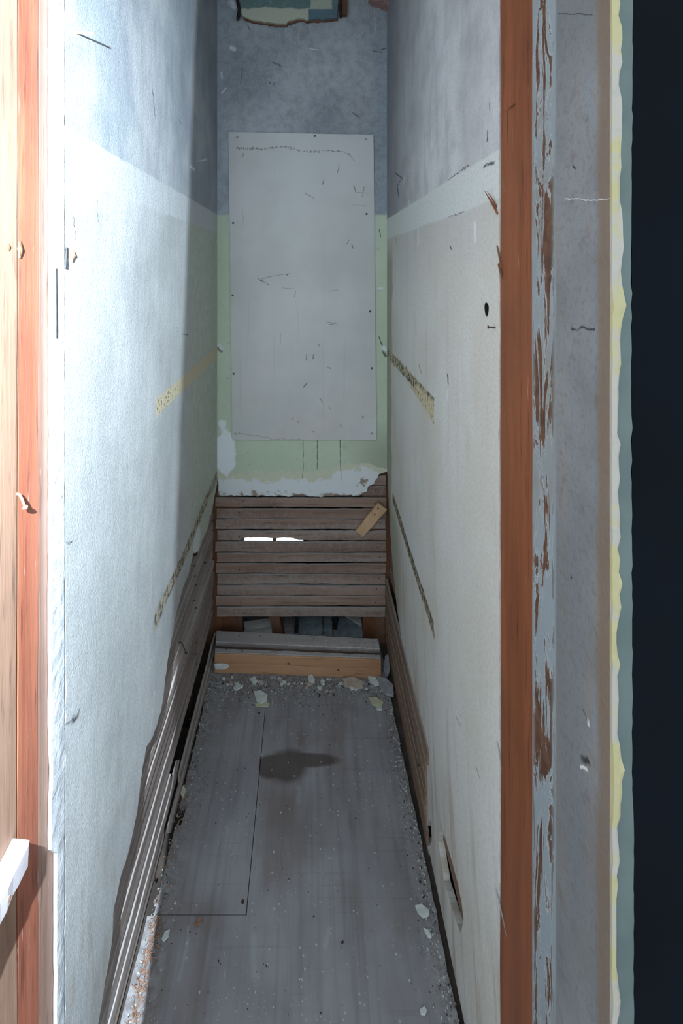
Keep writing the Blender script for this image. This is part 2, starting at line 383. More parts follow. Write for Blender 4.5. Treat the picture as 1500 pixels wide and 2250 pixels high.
M_CHIP = simple('plaster_chip_white', rgb(190, 200, 198), rgb(214, 220, 218), 60, .8, .5)
M_CHIPY = simple('plaster_chip_yellow', rgb(184, 184, 158), rgb(200, 198, 172), 60, .8, .5)
M_CHIPT = simple('plaster_chip_tan', rgb(172, 158, 146), rgb(190, 178, 168), 60, .8, .5)
M_CHIPG = simple('plaster_chip_grey', rgb(140, 144, 148), rgb(164, 166, 170), 50, .8, .5)
M_GRIT = simple('grey_grit', rgb(86, 82, 80), rgb(150, 148, 146), 300, .9, .3)
M_SHAVE = simple('wood_shavings', rgb(128, 98, 82), rgb(158, 126, 106), 200, .8, .3)
M_SLAB = simple('blue_grey_slab', rgb(112, 128, 138), rgb(142, 154, 160), 25, .7, .6)
M_SLABL = simple('pale_slab', rgb(176, 176, 174), rgb(198, 196, 192), 25, .7, .4)
M_DARKIRON = simple('dark_iron', rgb(30, 31, 34), rgb(46, 46, 48), 40, .6, .3, .4, .3)
M_PINK = simple('pink_brown_plaster', rgb(138, 108, 104), rgb(164, 134, 128), 50, .9, .8, bd=.008)

def f_teal():
    x, y, z = coords(); P = vec(x, 0.0, z); n = noise(P, 10, 5, .6); n2 = noise(P, 50, 4)
    zz = z + (n - .5) * .05
    X = x
    cream = ss(zz, .068, .060)
    c = mix(ss(n2, .4, .7), rgb(96, 118, 118), rgb(112, 134, 130))
    c = mix(cream, c, rgb(182, 184, 166))
    c = mix(rect(X + (n2 - .5) * .02, zz, .08, .17, .062, .10, .004), c, rgb(170, 176, 160))
    c = mix(rect(X + (n2 - .5) * .01, z, .072, .30, -.1, .061, .003), c, rgb(92, 116, 126))
    c = mix(ss(n2, .64, .7) * .7, c, rgb(150, 158, 150))
    return dict(color=c, rough=.6, bump=n2, bs=.4, bd=.004)
M_TEAL = material('teal_cream_paint', f_teal)

def f_panel():
    x, y, z = coords(); P = vec(x, 0.0, z)     # local: origin at the panel's lower left corner
    ox, oz = Bp(510, 967, 1.922)
    B = lambda a, b: (Bp(a, b, 1.922)[0] - ox, Bp(a, b, 1.922)[1] - oz)
    n1 = noise(P, 2.2, 4); n2 = noise(P, 40, 5, .65)
    c = mix(ss(n1, .35, .65), rgb(190, 192, 190), rgb(204, 206, 205))
    c = mix(ss(z, .7, .1) * ss(noise(P, 4, 4), .4, .7) * .3, c, rgb(186, 174, 166))
    c = mix(specks(P, 34, .035) * .5, c, rgb(110, 106, 102))
    c = mix(ss(noise(vec(x * 40, 0.0, z), 1.2, 3), .62, .7) * .15, c, rgb(150, 148, 146))
    wg = (noise(P, 50, 3) - .5) * .010; wg2 = (noise(P, 90, 3) - .5) * .008
    br = ss(noise(P, 110, 2), .46, .54)
    top = segs(x + wg2, z + wg * 2, [(pl(B, [(520, 325), (575, 327), (625, 322), (665, 332), (700, 333)]), .006), (pl(B, [(708, 330), (742, 332), (765, 337)]), .003)]) * br
    ck = segs(x + wg, z + wg2, [(pl(B, [(765, 337), (778, 353)]), .0016), (pl(B, [(532, 345), (534, 337)]), .003), (pl(B, [(777, 408), (781, 422)]), .0025),
        (pl(B, [(799, 411), (795, 432)]), .0025), (pl(B, [(781, 422), (808, 425)]), .0012), (pl(B, [(720, 709), (738, 710)]), .003), (pl(B, [(722, 713), (733, 713)]), .0018),
        (pl(B, [(568, 613), (580, 620)]), .004), (pl(B, [(574, 613), (600, 606), (638, 601)]), .0014), (pl(B, [(580, 620), (592, 627)]), .0016),
        (pl(B, [(628, 602), (632, 605)]), .003), (pl(B, [(620, 633), (645, 635)]), .0012), (pl(B, [(720, 640), (745, 636)]), .0012), (pl(B, [(650, 640), (646, 652)]), .0016),
        (pl(B, [(699, 756), (701, 760)]), .003), (pl(B, [(672, 780), (673, 792)]), .003), (pl(B, [(689, 778), (687, 788)]), .003), (pl(B, [(719, 807), (727, 810)]), .003),
        (pl(B, [(674, 842), (666, 851)]), .003), (pl(B, [(722, 893), (725, 897)]), .003), (pl(B, [(797, 915), (798, 919)]), .004), (pl(B, [(748, 932), (749, 938)]), .002),
        (pl(B, [(762, 535), (766, 528)]), .003), (pl(B, [(773, 538), (776, 546)]), .003), (pl(B, [(711, 395), (708, 405)]), .0025), (pl(B, [(745, 360), (741, 380)]), .002),
        (pl(B, [(670, 425), (690, 436)]), .002), (pl(B, [(775, 450), (808, 452)]), .0008), (pl(B, [(533, 455), (534, 496)]), .0008)])
    c = mix(mn(mx(top, ck) * .85, 1.0), c, rgb(62, 62, 64))
    rd = segs(x + wg, z, [(pl(B, [(703, 876), (708, 884)]), .004), (pl(B, [(643, 919), (643, 921)]), .004), (pl(B, [(655, 926), (656, 929)]), .004), (pl(B, [(685, 948), (690, 949)]), .004), (pl(B, [(616, 733), (617, 756)]), .0012)])
    c = mix(rd * .7, c, rgb(150, 96, 92))
    br2 = segs(x + wg, z + wg * 2, [(pl(B, [(522, 953), (560, 957), (600, 965), (660, 966)]), .0022)])
    c = mix(br2 * .7, c, rgb(140, 108, 84))
    return dict(color=c, rough=.5, bump=n2, bs=.12, bd=.002)
M_PANEL = material('panel_cream_paint', f_panel)

def f_floor():
    x, y, z = coords(); P = vec(x, y, 0.0)
    n1 = noise(P, 3.2, 5); g = noise(vec(x * 40, y * 1.6, 0.0), 1.4, 6, .62); g2 = noise(vec(x * 130, y * 3, 0.0), 1.4, 3)
    gx = noise(vec(x * 2, y * 60, 0.0), 1.4, 3)
    c = mix(ss(n1, .35, .65), rgb(138, 136, 140), rgb(158, 158, 162))
    c = mix(ss(g, .42, .7) * .35, c, rgb(98, 93, 94))
    c = mix(ss(noise(P, 5, 4), .5, .7) * .4, c, rgb(120, 108, 104))
    c = mix(ss(g2, .58, .72) * .3, c, rgb(150, 150, 152)); c = mix(ss(gx, .6, .72) * .18, c, rgb(86, 80, 80))
    c = mix(ss(noise(vec(x * 5, y * 1.6, 0.0), 1.7, 3), .48, .66) * .4, c, rgb(158, 160, 166)); c = mix(ss(noise(vec(x * 4 + 5, y * 1.4, 0.0), 1.8, 3), .5, .66) * .35, c, rgb(112, 96, 90))
    nz = (noise(P, 16, 4) - .5) * .9
    st = mx(ell(x, y, Fp(632, 1682), .060, .050, .3, nz * .8), ell(x, y, Fp(665, 1670), .122, .022, .2, nz * .35))
    st = mx(st, ell(x, y, Fp(592, 1684), .05, .036, .2, nz * .6))
    st = st * ss(x + y * .07, -.064, -.058)
    c = mix(st * .75, c, rgb(70, 58, 51))
    # pale scuffs and dust
    ds = segs(x + (noise(P, 10, 3) - .5) * .03, y, [(pl(Fp, [(557, 2060), (560, 2140)]), .010), (pl(Fp, [(415, 2040), (395, 2150)]), .006), (pl(Fp, [(720, 2045), (715, 2080)]), .006), (pl(Fp, [(655, 1730), (657, 1760)]), .010)])
    c = mix(ds * .45, c, rgb(168, 174, 178))
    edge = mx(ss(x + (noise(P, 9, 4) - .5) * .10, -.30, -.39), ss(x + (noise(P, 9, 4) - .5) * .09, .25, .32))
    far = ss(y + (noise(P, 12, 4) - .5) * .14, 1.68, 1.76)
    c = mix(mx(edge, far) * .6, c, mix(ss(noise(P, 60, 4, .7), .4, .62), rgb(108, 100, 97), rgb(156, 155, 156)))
    c = mix(specks(P, 55, .16) * ss(noise(P, 6, 3), .47, .6), c, rgb(182, 184, 186))
    c = mix(specks(vec(x + .37, y, 0.0), 110, .2) * ss(noise(P, 4, 3), .45, .62), c, rgb(176, 176, 178))
    c = mix(specks(vec(x, y + .53, 0.0), 40, .06), c, rgb(40, 36, 36))
    h = g * .4 + g2 * .3 + noise(P, 90, 4) * .3
    return dict(color=c, rough=.6, spec=.3, bump=h, bs=.25, bd=.002)
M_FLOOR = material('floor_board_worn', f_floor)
M_SUB = simple('dark_subfloor', rgb(58, 52, 48), rgb(80, 72, 66), 14, .9, .4)

# ------------------------------------------------------------------ mesh helpers
class MB:
    def __init__(s): s.v = []; s.f = []
    def add(s, vs_, fs):
        b = len(s.v); s.v += [tuple(p) for p in vs_]; s.f += [tuple(i + b for i in q) for q in fs]
    def box(s, x0, x1, y0, y1, z0, z1):
        s.add([(x0, y0, z0), (x1, y0, z0), (x1, y1, z0), (x0, y1, z0), (x0, y0, z1), (x1, y0, z1), (x1, y1, z1), (x0, y1, z1)],
              [(0, 3, 2, 1), (4, 5, 6, 7), (0, 1, 5, 4), (1, 2, 6, 5), (2, 3, 7, 6), (3, 0, 4, 7)])
    def sweep(s, rings):
        """rings: list of equal-length closed loops; capped"""
        k = len(rings[0]); vs_ = [p for r in rings for p in r]; fs = []
        for i in range(len(rings) - 1):
            for j in range(k):
                a, b = i * k + j, i * k + (j + 1) % k
                fs.append((a, b, b + k, a + k))
        fs.append(tuple(reversed(range(k)))); fs.append(tuple(range((len(rings) - 1) * k, len(rings) * k)))
        s.add(vs_, fs)
    def tube(s, pts, r, k=8, taper=None):
        pts = [Vector(p) for p in pts]; rings = []
        for i, p in enumerate(pts):
            t = (pts[min(i + 1, len(pts) - 1)] - pts[max(i - 1, 0)]).normalized()
            a = t.cross(Vector((0, 0, 1)) if abs(t.z) < .9 else Vector((1, 0, 0))).normalized(); b = t.cross(a)
            rr = r if taper is None else taper[i]
            rings.append([p + (a * math.cos(2 * math.pi * j / k) + b * math.sin(2 * math.pi * j / k)) * rr for j in range(k)])
        s.sweep(rings)
    def build(s, name, mat, parent=None, origin=None, smooth=False):
        me = bpy.data.meshes.new(name)
        o3 = Vector(origin) if origin is not None else Vector((0, 0, 0))
        off = o3 if origin is not None else (Vector(parent.location) if parent is not None else Vector((0, 0, 0)))
        if origin is not None and parent is not None: off = Vector(parent.location)
        me.from_pydata([tuple(Vector(p) - off) for p in s.v], [], s.f); me.update()
        import bmesh
        bm = bmesh.new(); bm.from_mesh(me); bmesh.ops.recalc_face_normals(bm, faces=bm.faces); bm.to_mesh(me); bm.free()
        if smooth:
            for p in me.polygons: p.use_smooth = True
        me.materials.append(mat)
        o = bpy.data.objects.new(name, me); COL.objects.link(o)
        if parent is not None: o.parent = parent
        elif origin is not None: o.location = o3
        return o
def empty(name, loc):
    o = bpy.data.objects.new(name, None); COL.objects.link(o); o.location = loc; o.empty_display_size = .05; return o
def tag(o, label=None, cat=None, group=None, kind=None):
    if label: o['label'] = label
    if cat: o['category'] = cat
    if group: o['group'] = group
    if kind: o['kind'] = kind
    return o
def jag(pts, step, amp, seed, closed=False):
    """resample a polyline at `step` and roughen the new points"""
    r = random.Random(seed); out = []
    P = list(pts) + ([pts[0]] if closed else [])
    for a, b in zip(P[:-1], P[1:]):
        L = math.hypot(b[0] - a[0], b[1] - a[1]); n = max(1, int(L / step)); out.append(tuple(a))
        nx, ny = -(b[1] - a[1]) / (L + 1e-9), (b[0] - a[0]) / (L + 1e-9)
        for i in range(1, n):
            t = (i + r.uniform(-.3, .3)) / n; d = r.gauss(0, amp)
            out.append((a[0] + (b[0] - a[0]) * t + nx * d, a[1] + (b[1] - a[1]) * t + ny * d))
    if not closed: out.append(tuple(P[-1]))
    return out
def inside(p, lp):
    r = False; x, y = p; n = len(lp)
    for i in range(n):
        (x0, y0), (x1, y1) = lp[i], lp[(i + 1) % n]
        if (y0 > y) != (y1 > y) and x < (x1 - x0) * (y - y0) / (y1 - y0) + x0: r = not r
    return r
def sheet(mb, outline, holes, m3, m3b):
    """a slab from a 2-D outline with holes; m3 maps to the front face, m3b to the back face"""
    vs_ = []; es = []; loops = []
    for lp in [outline] + list(holes):
        b = len(vs_); n = len(lp); vs_ += [Vector(p) for p in lp]
        es += [(b + i, b + (i + 1) % n) for i in range(n)]; loops.append((b, n))
    v2, e2, f2, _, _, _ = delaunay_2d_cdt(vs_, es, [], 0, 1e-6)
    ce = lambda f: (sum(v2[i][0] for i in f) / len(f), sum(v2[i][1] for i in f) / len(f))
    f2 = [f for f in f2 if inside(ce(f), outline) and not any(inside(ce(f), h) for h in holes)]
    n = len(v2); cnt = {}
    for f in f2:
        for i in range(len(f)):
            e = tuple(sorted((f[i], f[(i + 1) % len(f)]))); cnt[e] = cnt.get(e, 0) + 1
    V = [m3(*p) for p in v2] + [m3b(*p) for p in v2]
    F = [tuple(f) for f in f2] + [tuple(i + n for i in reversed(f)) for f in f2]
    F += [(a, b, b + n, a + n) for (a, b), c in cnt.items() if c == 1]
    mb.add(V, F)
def plank(mb, p0, L, W, T, n=14, jit=.0015, seed=0, bev=.0015, notch=None, skew=(0, 0), bow=0.0):
    """a sawn strip: L, W, T are length, width and thickness vectors; notch(t) -> (cut from low edge, cut from high edge)"""
    r = random.Random(seed); p0, L, W, T = Vector(p0), Vector(L), Vector(W), Vector(T); wl, tl = W.length, T.length
    rings = []; a0 = a1 = 0.0
    for i in range(n + 1):
        t = i / n; a0 = a0 * .6 + r.gauss(0, jit); a1 = a1 * .6 + r.gauss(0, jit)
        c0, c1 = notch(t) if notch else (0, 0)
        lo = (a0 + c0) / wl; hi = 1 + (a1 - c1) / wl; b = bev / wl; bt = bev / tl; bo = T * (bow * math.sin(math.pi * t) / tl)
        q = lambda w_, t_: p0 + L * (t + (skew[0] * (1 - t) + skew[1] * t) * (w_ - .5)) + W * w_ + T * t_ + bo
        rings.append([q(lo, 0), q(hi, 0), q(hi, 1 - bt), q(hi - b, 1), q(lo + b, 1), q(lo, 1 - bt)])
    mb.sweep(rings)
def nail(parent, base, direction, length, r=.0016, mat=None, head=True, bend=None):
    mb = MB(); b = Vector(base); d = Vector(direction).normalized()
    pts = [b - d * .004, b + d * length * .5, b + d * length]
    if bend is not None: pts = [b - d * .004, b + d * length * .35, b + d * length * .6 + Vector(bend) * .4, b + d * length * .8 + Vector(bend)]
    mb.tube(pts, r, 8)
    if head:
        e = pts[-1]; dd = (pts[-1] - pts[-2]).normalized(); mb.tube([e - dd * .0008, e + dd * .0010], r * 2.2, 10)
    return mb.build('nail', mat or M_NAIL, parent)

# ------------------------------------------------------------------ the setting: floor
XLL, XRL, YBL = XL - .017, XR + .017, D + .015        # lath planes behind the plaster
mb = MB(); mb.box(-1.6, 1.6, -2.2, 2.6, -.10, -.012)
floor = tag(mb.build('floor', M_SUB), 'dark subfloor under the closet and the room', kind='structure')
A = [Fp(583, 1556), Fp(541, 2010)]                      # the seam of the narrower board
pl_l, pl_r = XL - .012, .312
big = [(pl_l, .50), (pl_r + .012, .50)] + jag([(.322, .60), (.318, .98), (.304, 1.67), (.300, 1.80), (.30, 2.3)], .03, .0016, 3) + \
      [(-.40, 2.3)] + [(-.40, 1.79), (-.392, 1.68)]
notch_y = [Fp(392, 1815)[1], Fp(400, 1772)[1]]
sx0, sx1, sy0, sy1 = A[1][0], A[0][0], A[1][1], A[0][1]
patch_l = -.386
small = [(patch_l, sy0 + .001), (sx0 - .0012, sy0 + .001), (sx1 - .0012, sy1 - .001), (patch_l, sy1 - .001)]
big_in = [(patch_l - .002, sy1 + .001), (sx1 + .0008, sy1 + .001), (sx0 + .0008, sy0 - .001), (patch_l - .002, sy0 - .001)]
left_edge = jag([(-.392, 1.68), (-.388, sy1 + .001)], .03, .001, 5) + big_in + jag([(-.402, sy0 - .002), (pl_l, .50)], .03, .001, 7)
outline = [(pl_r + .012, .50)] + jag([(.322, .60), (.318, .98), (.304, 1.67), (.300, 1.80), (.30, 2.3)], .03, .0016, 3) + [(-.40, 2.3), (-.40, 1.79)] + left_edge
mb = MB(); sheet(mb, outline, [], lambda a, b: (a, b, 0.0), lambda a, b: (a, b, -.012))
mb.build('floor_board', M_FLOOR, floor)
small_o = [(patch_l, sy0 + .001), (sx0 - .0012, sy0 + .001), (sx1 - .0012, sy1 - .001), (patch_l, sy1 - .001),
           (patch_l, notch_y[1]), (patch_l + .020, notch_y[1]), (patch_l + .016, notch_y[0]), (patch_l, notch_y[0])]
mb = MB(); sheet(mb, small_o, [], lambda a, b: (a, b, .0015), lambda a, b: (a, b, -.012))
sb = mb.build('floor_board', M_FLOOR, floor)
for px, py in ((569, 1568), (533, 1983)):
    mb = MB(); a, b = Fp(px, py); mb.tube([(a, b, 0), (a, b, .0028)], .004, 10); mb.build('nail_head', M_NAIL, floor)
# floor of the room outside the closet: wide boards
for i in range(9):
    mb = MB(); x0 = -1.6 + i * .356
    plank(mb, (x0 + .354, -2.2, -.012), (0, 2.69, 0), (-.353, 0, 0), (0, 0, .011), 4, .0004, 40 + i); mb.build('floor_board', M_FLOOR, floor)

# ------------------------------------------------------------------ back wall
bl = jag([Bp(476, 1035), Bp(480, 1060), Bp(481, 1088)], .02, .002, 11)[:-1] + \
     jag([Bp(481, 1088), Bp(520, 1088), Bp(560, 1089), Bp(640, 1090), Bp(650, 1087), Bp(700, 1091), Bp(745, 1087), Bp(790, 1089), Bp(806, 1080), Bp(808, 1069), Bp(822, 1062), Bp(832, 1042), Bp(850, 1036)], .012, .003, 12)
out = bl + [(XR + .03, Bp(850, 1036)[1]), (XR + .03, CEIL), (XL - .03, CEIL), (XL - .03, Bp(476, 1035)[1])]
mb = MB(); sheet(mb, out, [], lambda a, b: (a, D, b), lambda a, b: (a, D + .014, b))
wall_back = tag(mb.build('wall_back', M_BACK), 'back wall with grey over green paint broken away above bare laths', kind='structure')
rows = [(1045, 1066), (1069, 1091), (1093, 1114), (1118, 1140), (1141, 1163.5), (1166, 1188), (1190.5, 1213.5), (1216, 1236.5), (1238.5, 1260.5), (1262, 1284), (1286, 1308), (1310, 1332), (1334, 1356)]
rr = random.Random(5)
for i, (t, b) in enumerate(rows):
    z1 = Bp(0, t + .4, YBL)[1]; z0 = Bp(0, b - 1.0, YBL)[1]
    xa, xb = Bp(474 + rr.uniform(-1, 4), 0, YBL)[0], Bp(849 - rr.uniform(0, 3), 0, YBL)[0]
    nt = None
    if i == 5:
        ua, ub = (Bp(529, 0, YBL)[0] - xa) / (xb - xa), (Bp(650, 0, YBL)[0] - xa) / (xb - xa)
        nt = lambda t, ua=ua, ub=ub: (.0095 * max(0, min(1, (t - ua) / .012 + .5)) * max(0, min(1, (ub - t) / .012 + .5)), 0)
    mb = MB(); plank(mb, (xa, YBL + .008, z0), (xb - xa, 0, rr.uniform(-.002, .002)), (0, 0, z1 - z0), (0, -.008 - rr.uniform(0, .002), 0), 60 if i == 5 else 24, .0007, 100 + i, .0012, nt)
    lo = mb.build('lath', M_LATHB, wall_back)
    for px in (530 + rr.uniform(-6, 6), 830 + rr.uniform(-8, 6)):
        mb = MB(); a = Bp(px, 0, YBL)[0]; zc = (z0 + z1) / 2 + rr.uniform(-.008, .008)
        mb.tube([(a, YBL, zc), (a, YBL - .0028, zc)], .0022, 8); mb.build('nail_head', M_NAIL, lo)
# framing inside the back wall
def post(parent, x0, x1, z0, z1, y0, y1, mat, seed, lean=0.0, name='stud'):
    mb = MB(); plank(mb, (x0, y1, z0), (lean, 0, z1 - z0), (x1 - x0, 0, 0), (0, y0 - y1, 0), 12, .0015, seed, .002)
    return mb.build(name, mat, parent)
post(wall_back, -.47, Bp(531, 0, 1.96)[0], -.01, CEIL, 1.957, 2.05, M_STUD, 201)
post(wall_back, Bp(798, 0, 1.96)[0], .43, -.01, CEIL, 1.957, 2.05, M_STUD, 202)
post(wall_back, Bp(599, 0, 1.97)[0], Bp(606, 0, 1.97)[0], .12, CEIL, 1.957, 1.985, M_STUD, 203)
post(wall_back, Bp(604, 0, 2.0)[0], Bp(627, 0, 2.0)[0], -.01, .12, 1.962, 2.0, M_STUD, 204, lean=-.03)
post(wall_back, Bp(648, 0, 2.03)[0], Bp(656, 0, 2.03)[0], -.01, .2, 2.0, 2.03, M_DARKIRON, 205, name='iron_strap')
post(wall_back, Bp(730, 0, 2.04)[0], Bp(741, 0, 2.04)[0], -.01, .2, 2.02, 2.04, M_DARKIRON, 206, name='iron_strap')
YS = 2.14                                                # added light-blocking sheathing boards with a slot that lets daylight in
zs = [(-.012, .262), (.350, .62), (.622, .90), (.902, 1.2), (1.202, 1.5), (1.502, 1.8), (1.802, 2.1), (2.102, 2.4), (2.402, 2.70), (2.702, CEIL)]
for i, (a, b) in enumerate(zs):
    mb = MB(); mb.box(-.62, .62, YS, YS + .022, a, b + .0022); mb.build('added_backing_board', M_CAVITY, wall_back)
mb = MB(); mb.box(-.62, -.345, YS, YS + .022, 0.264, .349); mb.build('added_backing_board', M_CAVITY, wall_back)
mb = MB(); mb.box(-.03, .62, YS, YS + .022, 0.264, .349); mb.build('added_backing_board', M_CAVITY, wall_back)

# ------------------------------------------------------------------ left wall
YE = Lp(143, 0)[0]                                       # front end of the plaster
edge_px = [(477, 1062), (468, 1110), (455, 1165), (442, 1190), (436, 1212), (424, 1216), (414, 1262), (402, 1290), (388, 1345), (378, 1400), (368, 1452), (359, 1530), (352, 1568), (336, 1618), (321, 1642), (312, 1700), (303, 1770), (292, 1830), (280, 1880), (264, 1930), (250, 1995), (247, 2060), (238, 2120), (226, 2190), (214, 2262), (196, 2340)]
ep = [Lp(*p) for p in edge_px]
lo_end = ep[-1]
out = [(D + .005, ep[0][1])] + jag(ep, .012, .0022, 21) + [(lo_end[0] - .01, .02), (YE, .02)] + \
      jag([(YE, .02), (YE, CEIL)], .02, .0018, 22)[1:-1] + [(YE, CEIL), (D + .005, CEIL)]
mb = MB(); sheet(mb, out, [], lambda a, b: (XL, a, b), lambda a, b: (XL - .016, a, b))
wall_left = tag(mb.build('wall_left', M_LEFT), 'left wall of pale plaster broken off along the bottom above slanting laths', kind='structure')
# brown scratch coat showing along the broken edge
ep2 = [(a + .013 + .004 * math.sin(a * 31), b - .015 - .004 * math.sin(a * 40)) for a, b in ep]
band = jag(ep, .012, .001, 24); band2 = jag(ep2, .012, .0025, 23)
up = [(a, b + .03) for a, b in ep]
mb = MB(); sheet(mb, up + list(reversed(band2)), [], lambda a, b: (XL - .0085, a, b), lambda a, b: (XL - .0165, a, b))
mb.build('scratch_coat', M_BROWNPL, wall_left)
# laths: bottom strips, a gap, then the run of laths
zl = .028; i = 0; rr = random.Random(8)
zgap0, zgap1 = Lp(440, 1520, XLL)[1], 0
rowsL = [(.002, .031), (.034, .060)] + [(.128 + k * .041, .128 + k * .041 + .0300) for k in range(18)]
for i, (a, b) in enumerate(rowsL):
    ya, yb = .75, D + .004 - rr.uniform(0, .006); dz = rr.uniform(-.006, .006) if i > 1 else 0
    a += rr.uniform(-.003, .003); b += rr.uniform(-.003, .003)
    if i < 2: ya = 1.30 + .1 * i
    mb = MB(); plank(mb, (XLL - .008 + (.015 if i < 2 else 0), yb - (.012 if i < 2 else 0), a), (0, ya - yb, dz), (0, 0, b - a), (.008 + rr.uniform(-.0025, .004), 0, 0), 30, .0014, 300 + i, .0012)
    lo = mb.build('lath', M_LATHL, wall_left)
    if i > 1:
        mb = MB(); yy = 1.62 + rr.uniform(-.02, .02); mb.tube([(XLL, yy, (a + b) / 2), (XLL + .005, yy, (a + b) / 2)], .002, 8); mb.build('nail_head', M_NAIL, lo)
# a short lath closes the gap further forward
for k, (ya, za, zb, th) in enumerate(((1.34, .078, .116, .009), (1.42, .040, .070, .011), (1.28, .002, .034, .008))):
    mb = MB(); plank(mb, (XLL - .008, ya, za), (0, .75 - ya, .004), (0, 0, zb - za), (th, 0, 0), 30, .0012, 333 + k, .0012); mb.build('lath', M_LATHL, wall_left)
for k, yy in enumerate((.80, 1.21, 1.62, 2.03)):
    mb = MB(); plank(mb, (XLL - .009, yy + .02, -.01), (0, 0, CEIL), (0, -.04, 0), (-.075, 0, 0), 6, .001, 350 + k); mb.build('stud', M_CAVITY, wall_left)  # studs take the cavity colour, painting the shade inside the lath gap
mb = MB(); mb.box(-.515, -.50, .50, 2.14, -.01, CEIL); mb.build('added_backing_board', M_CAVITY, wall_left)  # added board behind the laths, stops outside light leaking through
# nails standing out of the plaster and the laths
y0, z0 = Lp(167, 72); nail(wall_left, (XL, y0, z0), (.9, .02, -.03), .030, .0017, M_NAILO, head=False)
y0, z0 = Lp(432, 355); nail(wall_left, (XL, y0, z0), (1, -.15, .15), .035, .0024, M_NAILP)
y0, z0 = Lp(392, 1412, XLL); nail(wall_left, (XLL, y0, z0), (1, 0, .15), .024, .0018, M_NAIL, bend=(.004, .0, -.035))
y0, z0 = Lp(328, 1930, XLL); nail(wall_left, (XLL, y0, z0), (1, -.2, .1), .014, .002, M_NAIL)
for px, py in ((418, 1580), (447, 1235)):
    y0, z0 = Lp(px, py, XLL); nail(wall_left, (XLL, y0, z0), (1, -.3, -.1), .010, .0016, M_NAIL)

# ------------------------------------------------------------------ right wall
YER = XR * FPX / 416
eR = [(851, 1040), (853, 1090), (857, 1170), (864, 1260), (871, 1330), (881, 1400), (886, 1450), (889, 1510), (900, 1580), (909, 1640), (921, 1700), (929, 1760), (938, 1815), (946, 1800), (948, 1850), (936, 1895), (934, 1900)]
er = [Rp(*p) for p in eR]
out = [(D + .005, er[0][1] + .01)] + [(D + .005, er[0][1])] + jag(er, .012, .0018, 31) + [(er[-1][0] - .01, .004)] + [(YER, .004)] + jag([(YER, .004), (YER, CEIL)], .02, .0014, 32)[1:-1] + [(YER, CEIL), (D + .005, CEIL)]
patch = jag([Rp(*p) for p in [(968, 1808), (962, 1850), (968, 1890), (975, 1935), (990, 1985), (1003, 2030), (1012, 2050), (1018, 2020), (1014, 1985), (1005, 1940), (993, 1895), (980, 1850)]], .012, .0008, 33, True)
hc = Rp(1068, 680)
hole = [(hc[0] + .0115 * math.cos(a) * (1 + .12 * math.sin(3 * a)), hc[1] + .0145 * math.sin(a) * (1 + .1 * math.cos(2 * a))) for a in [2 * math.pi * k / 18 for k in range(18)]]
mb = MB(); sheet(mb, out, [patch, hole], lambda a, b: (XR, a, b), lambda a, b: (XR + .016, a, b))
wall_right = tag(mb.build('wall_right', M_RIGHT), 'right wall of cream plaster with a pale band and a broken foot', kind='structure')
rr = random.Random(9)
def shade_ring(loop, name, sc=.94):
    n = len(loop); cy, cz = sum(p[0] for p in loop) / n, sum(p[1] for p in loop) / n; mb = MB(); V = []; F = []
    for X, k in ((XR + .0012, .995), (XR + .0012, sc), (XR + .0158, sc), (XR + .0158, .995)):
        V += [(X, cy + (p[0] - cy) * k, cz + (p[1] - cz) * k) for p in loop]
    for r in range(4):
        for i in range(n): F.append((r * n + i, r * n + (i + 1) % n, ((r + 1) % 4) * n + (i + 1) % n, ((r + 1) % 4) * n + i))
    mb.add(V, F); return mb.build(name, M_CAVITY, wall_right)
shade_ring(hole, 'hole_shade_ring', .86)  # dark ring added so the inside of the hole looks shaded
rowsR = [(.004 + k * .0475, .004 + k * .0475 + .042) for k in range(14)]
for i, (a, b) in enumerate(rowsR):
    ya, yb = (.80, D + .004) if i > 5 else (1.26 + rr.uniform(-.015, .02), D + .004); dz = rr.uniform(-.006, .006)
    fx = 0.0 if i > 5 else -.022
    mb = MB(); plank(mb, (XRL + .008 + fx, yb, a), (0, ya - yb, dz), (0, 0, b - a), (-.008 - rr.uniform(-.001, .003), 0, 0), 30, .0010, 400 + i, .0012)
    mb.build('lath', M_LATHR, wall_right)
mb = MB(); plank(mb, (XRL + .006, 1.25, .150), (0, -.33, .012), (0, 0, .075), (-.012, 0, 0), 30, .001, 480, .0012); mb.build('lath', M_LATHR, wall_right)
for k, yy in enumerate((.94, 1.34, 1.72, 2.05)):
    mb = MB(); plank(mb, (XRL + .009, yy + .02, -.01), (0, 0, CEIL), (0, -.04, 0), (.075, 0, 0), 6, .001, 450 + k); mb.build('stud', M_STUD, wall_right)
mb = MB(); mb.box(.44, .455, .52, 2.14, -.01, CEIL); mb.build('added_backing_board', M_CAVITY, wall_right)  # added backing that closes the right cavity against daylight
for px, py, dr, ln in ((908, 1620, (-1, -.3, .2), .012), (923, 1680, (-1, -.4, .3), .014), (1088, 720, (-1, .25, .05), .012)):
    y0, z0 = Rp(px, py); nail(wall_right, (XR if px > 1000 else XRL - .01, y0, z0), dr, ln, .0014, M_NAIL)

# ------------------------------------------------------------------ ceiling and the room wall around the opening
mb = MB(); mb.box(-.62, .62, YF - .01, 2.2, CEIL, CEIL + .05)
tag(mb.build('ceiling', M_CEIL), 'grey plaster ceiling of the closet', kind='structure')
mb = MB()
XJ = .326
mb.box(.349, 1.9, YF, YF + .03, -.01, 3.0)                # right of the opening
mb.box(-1.9, -.47, YF, YF + .03, -.01, 3.0)               # left of the opening
mb.box(-.47, .349, YF, YF + .03, 2.60, 3.0)               # above it
wall_front = tag(mb.build('wall_front', M_NAVY), 'dark navy room wall around the closet opening', kind='structure')

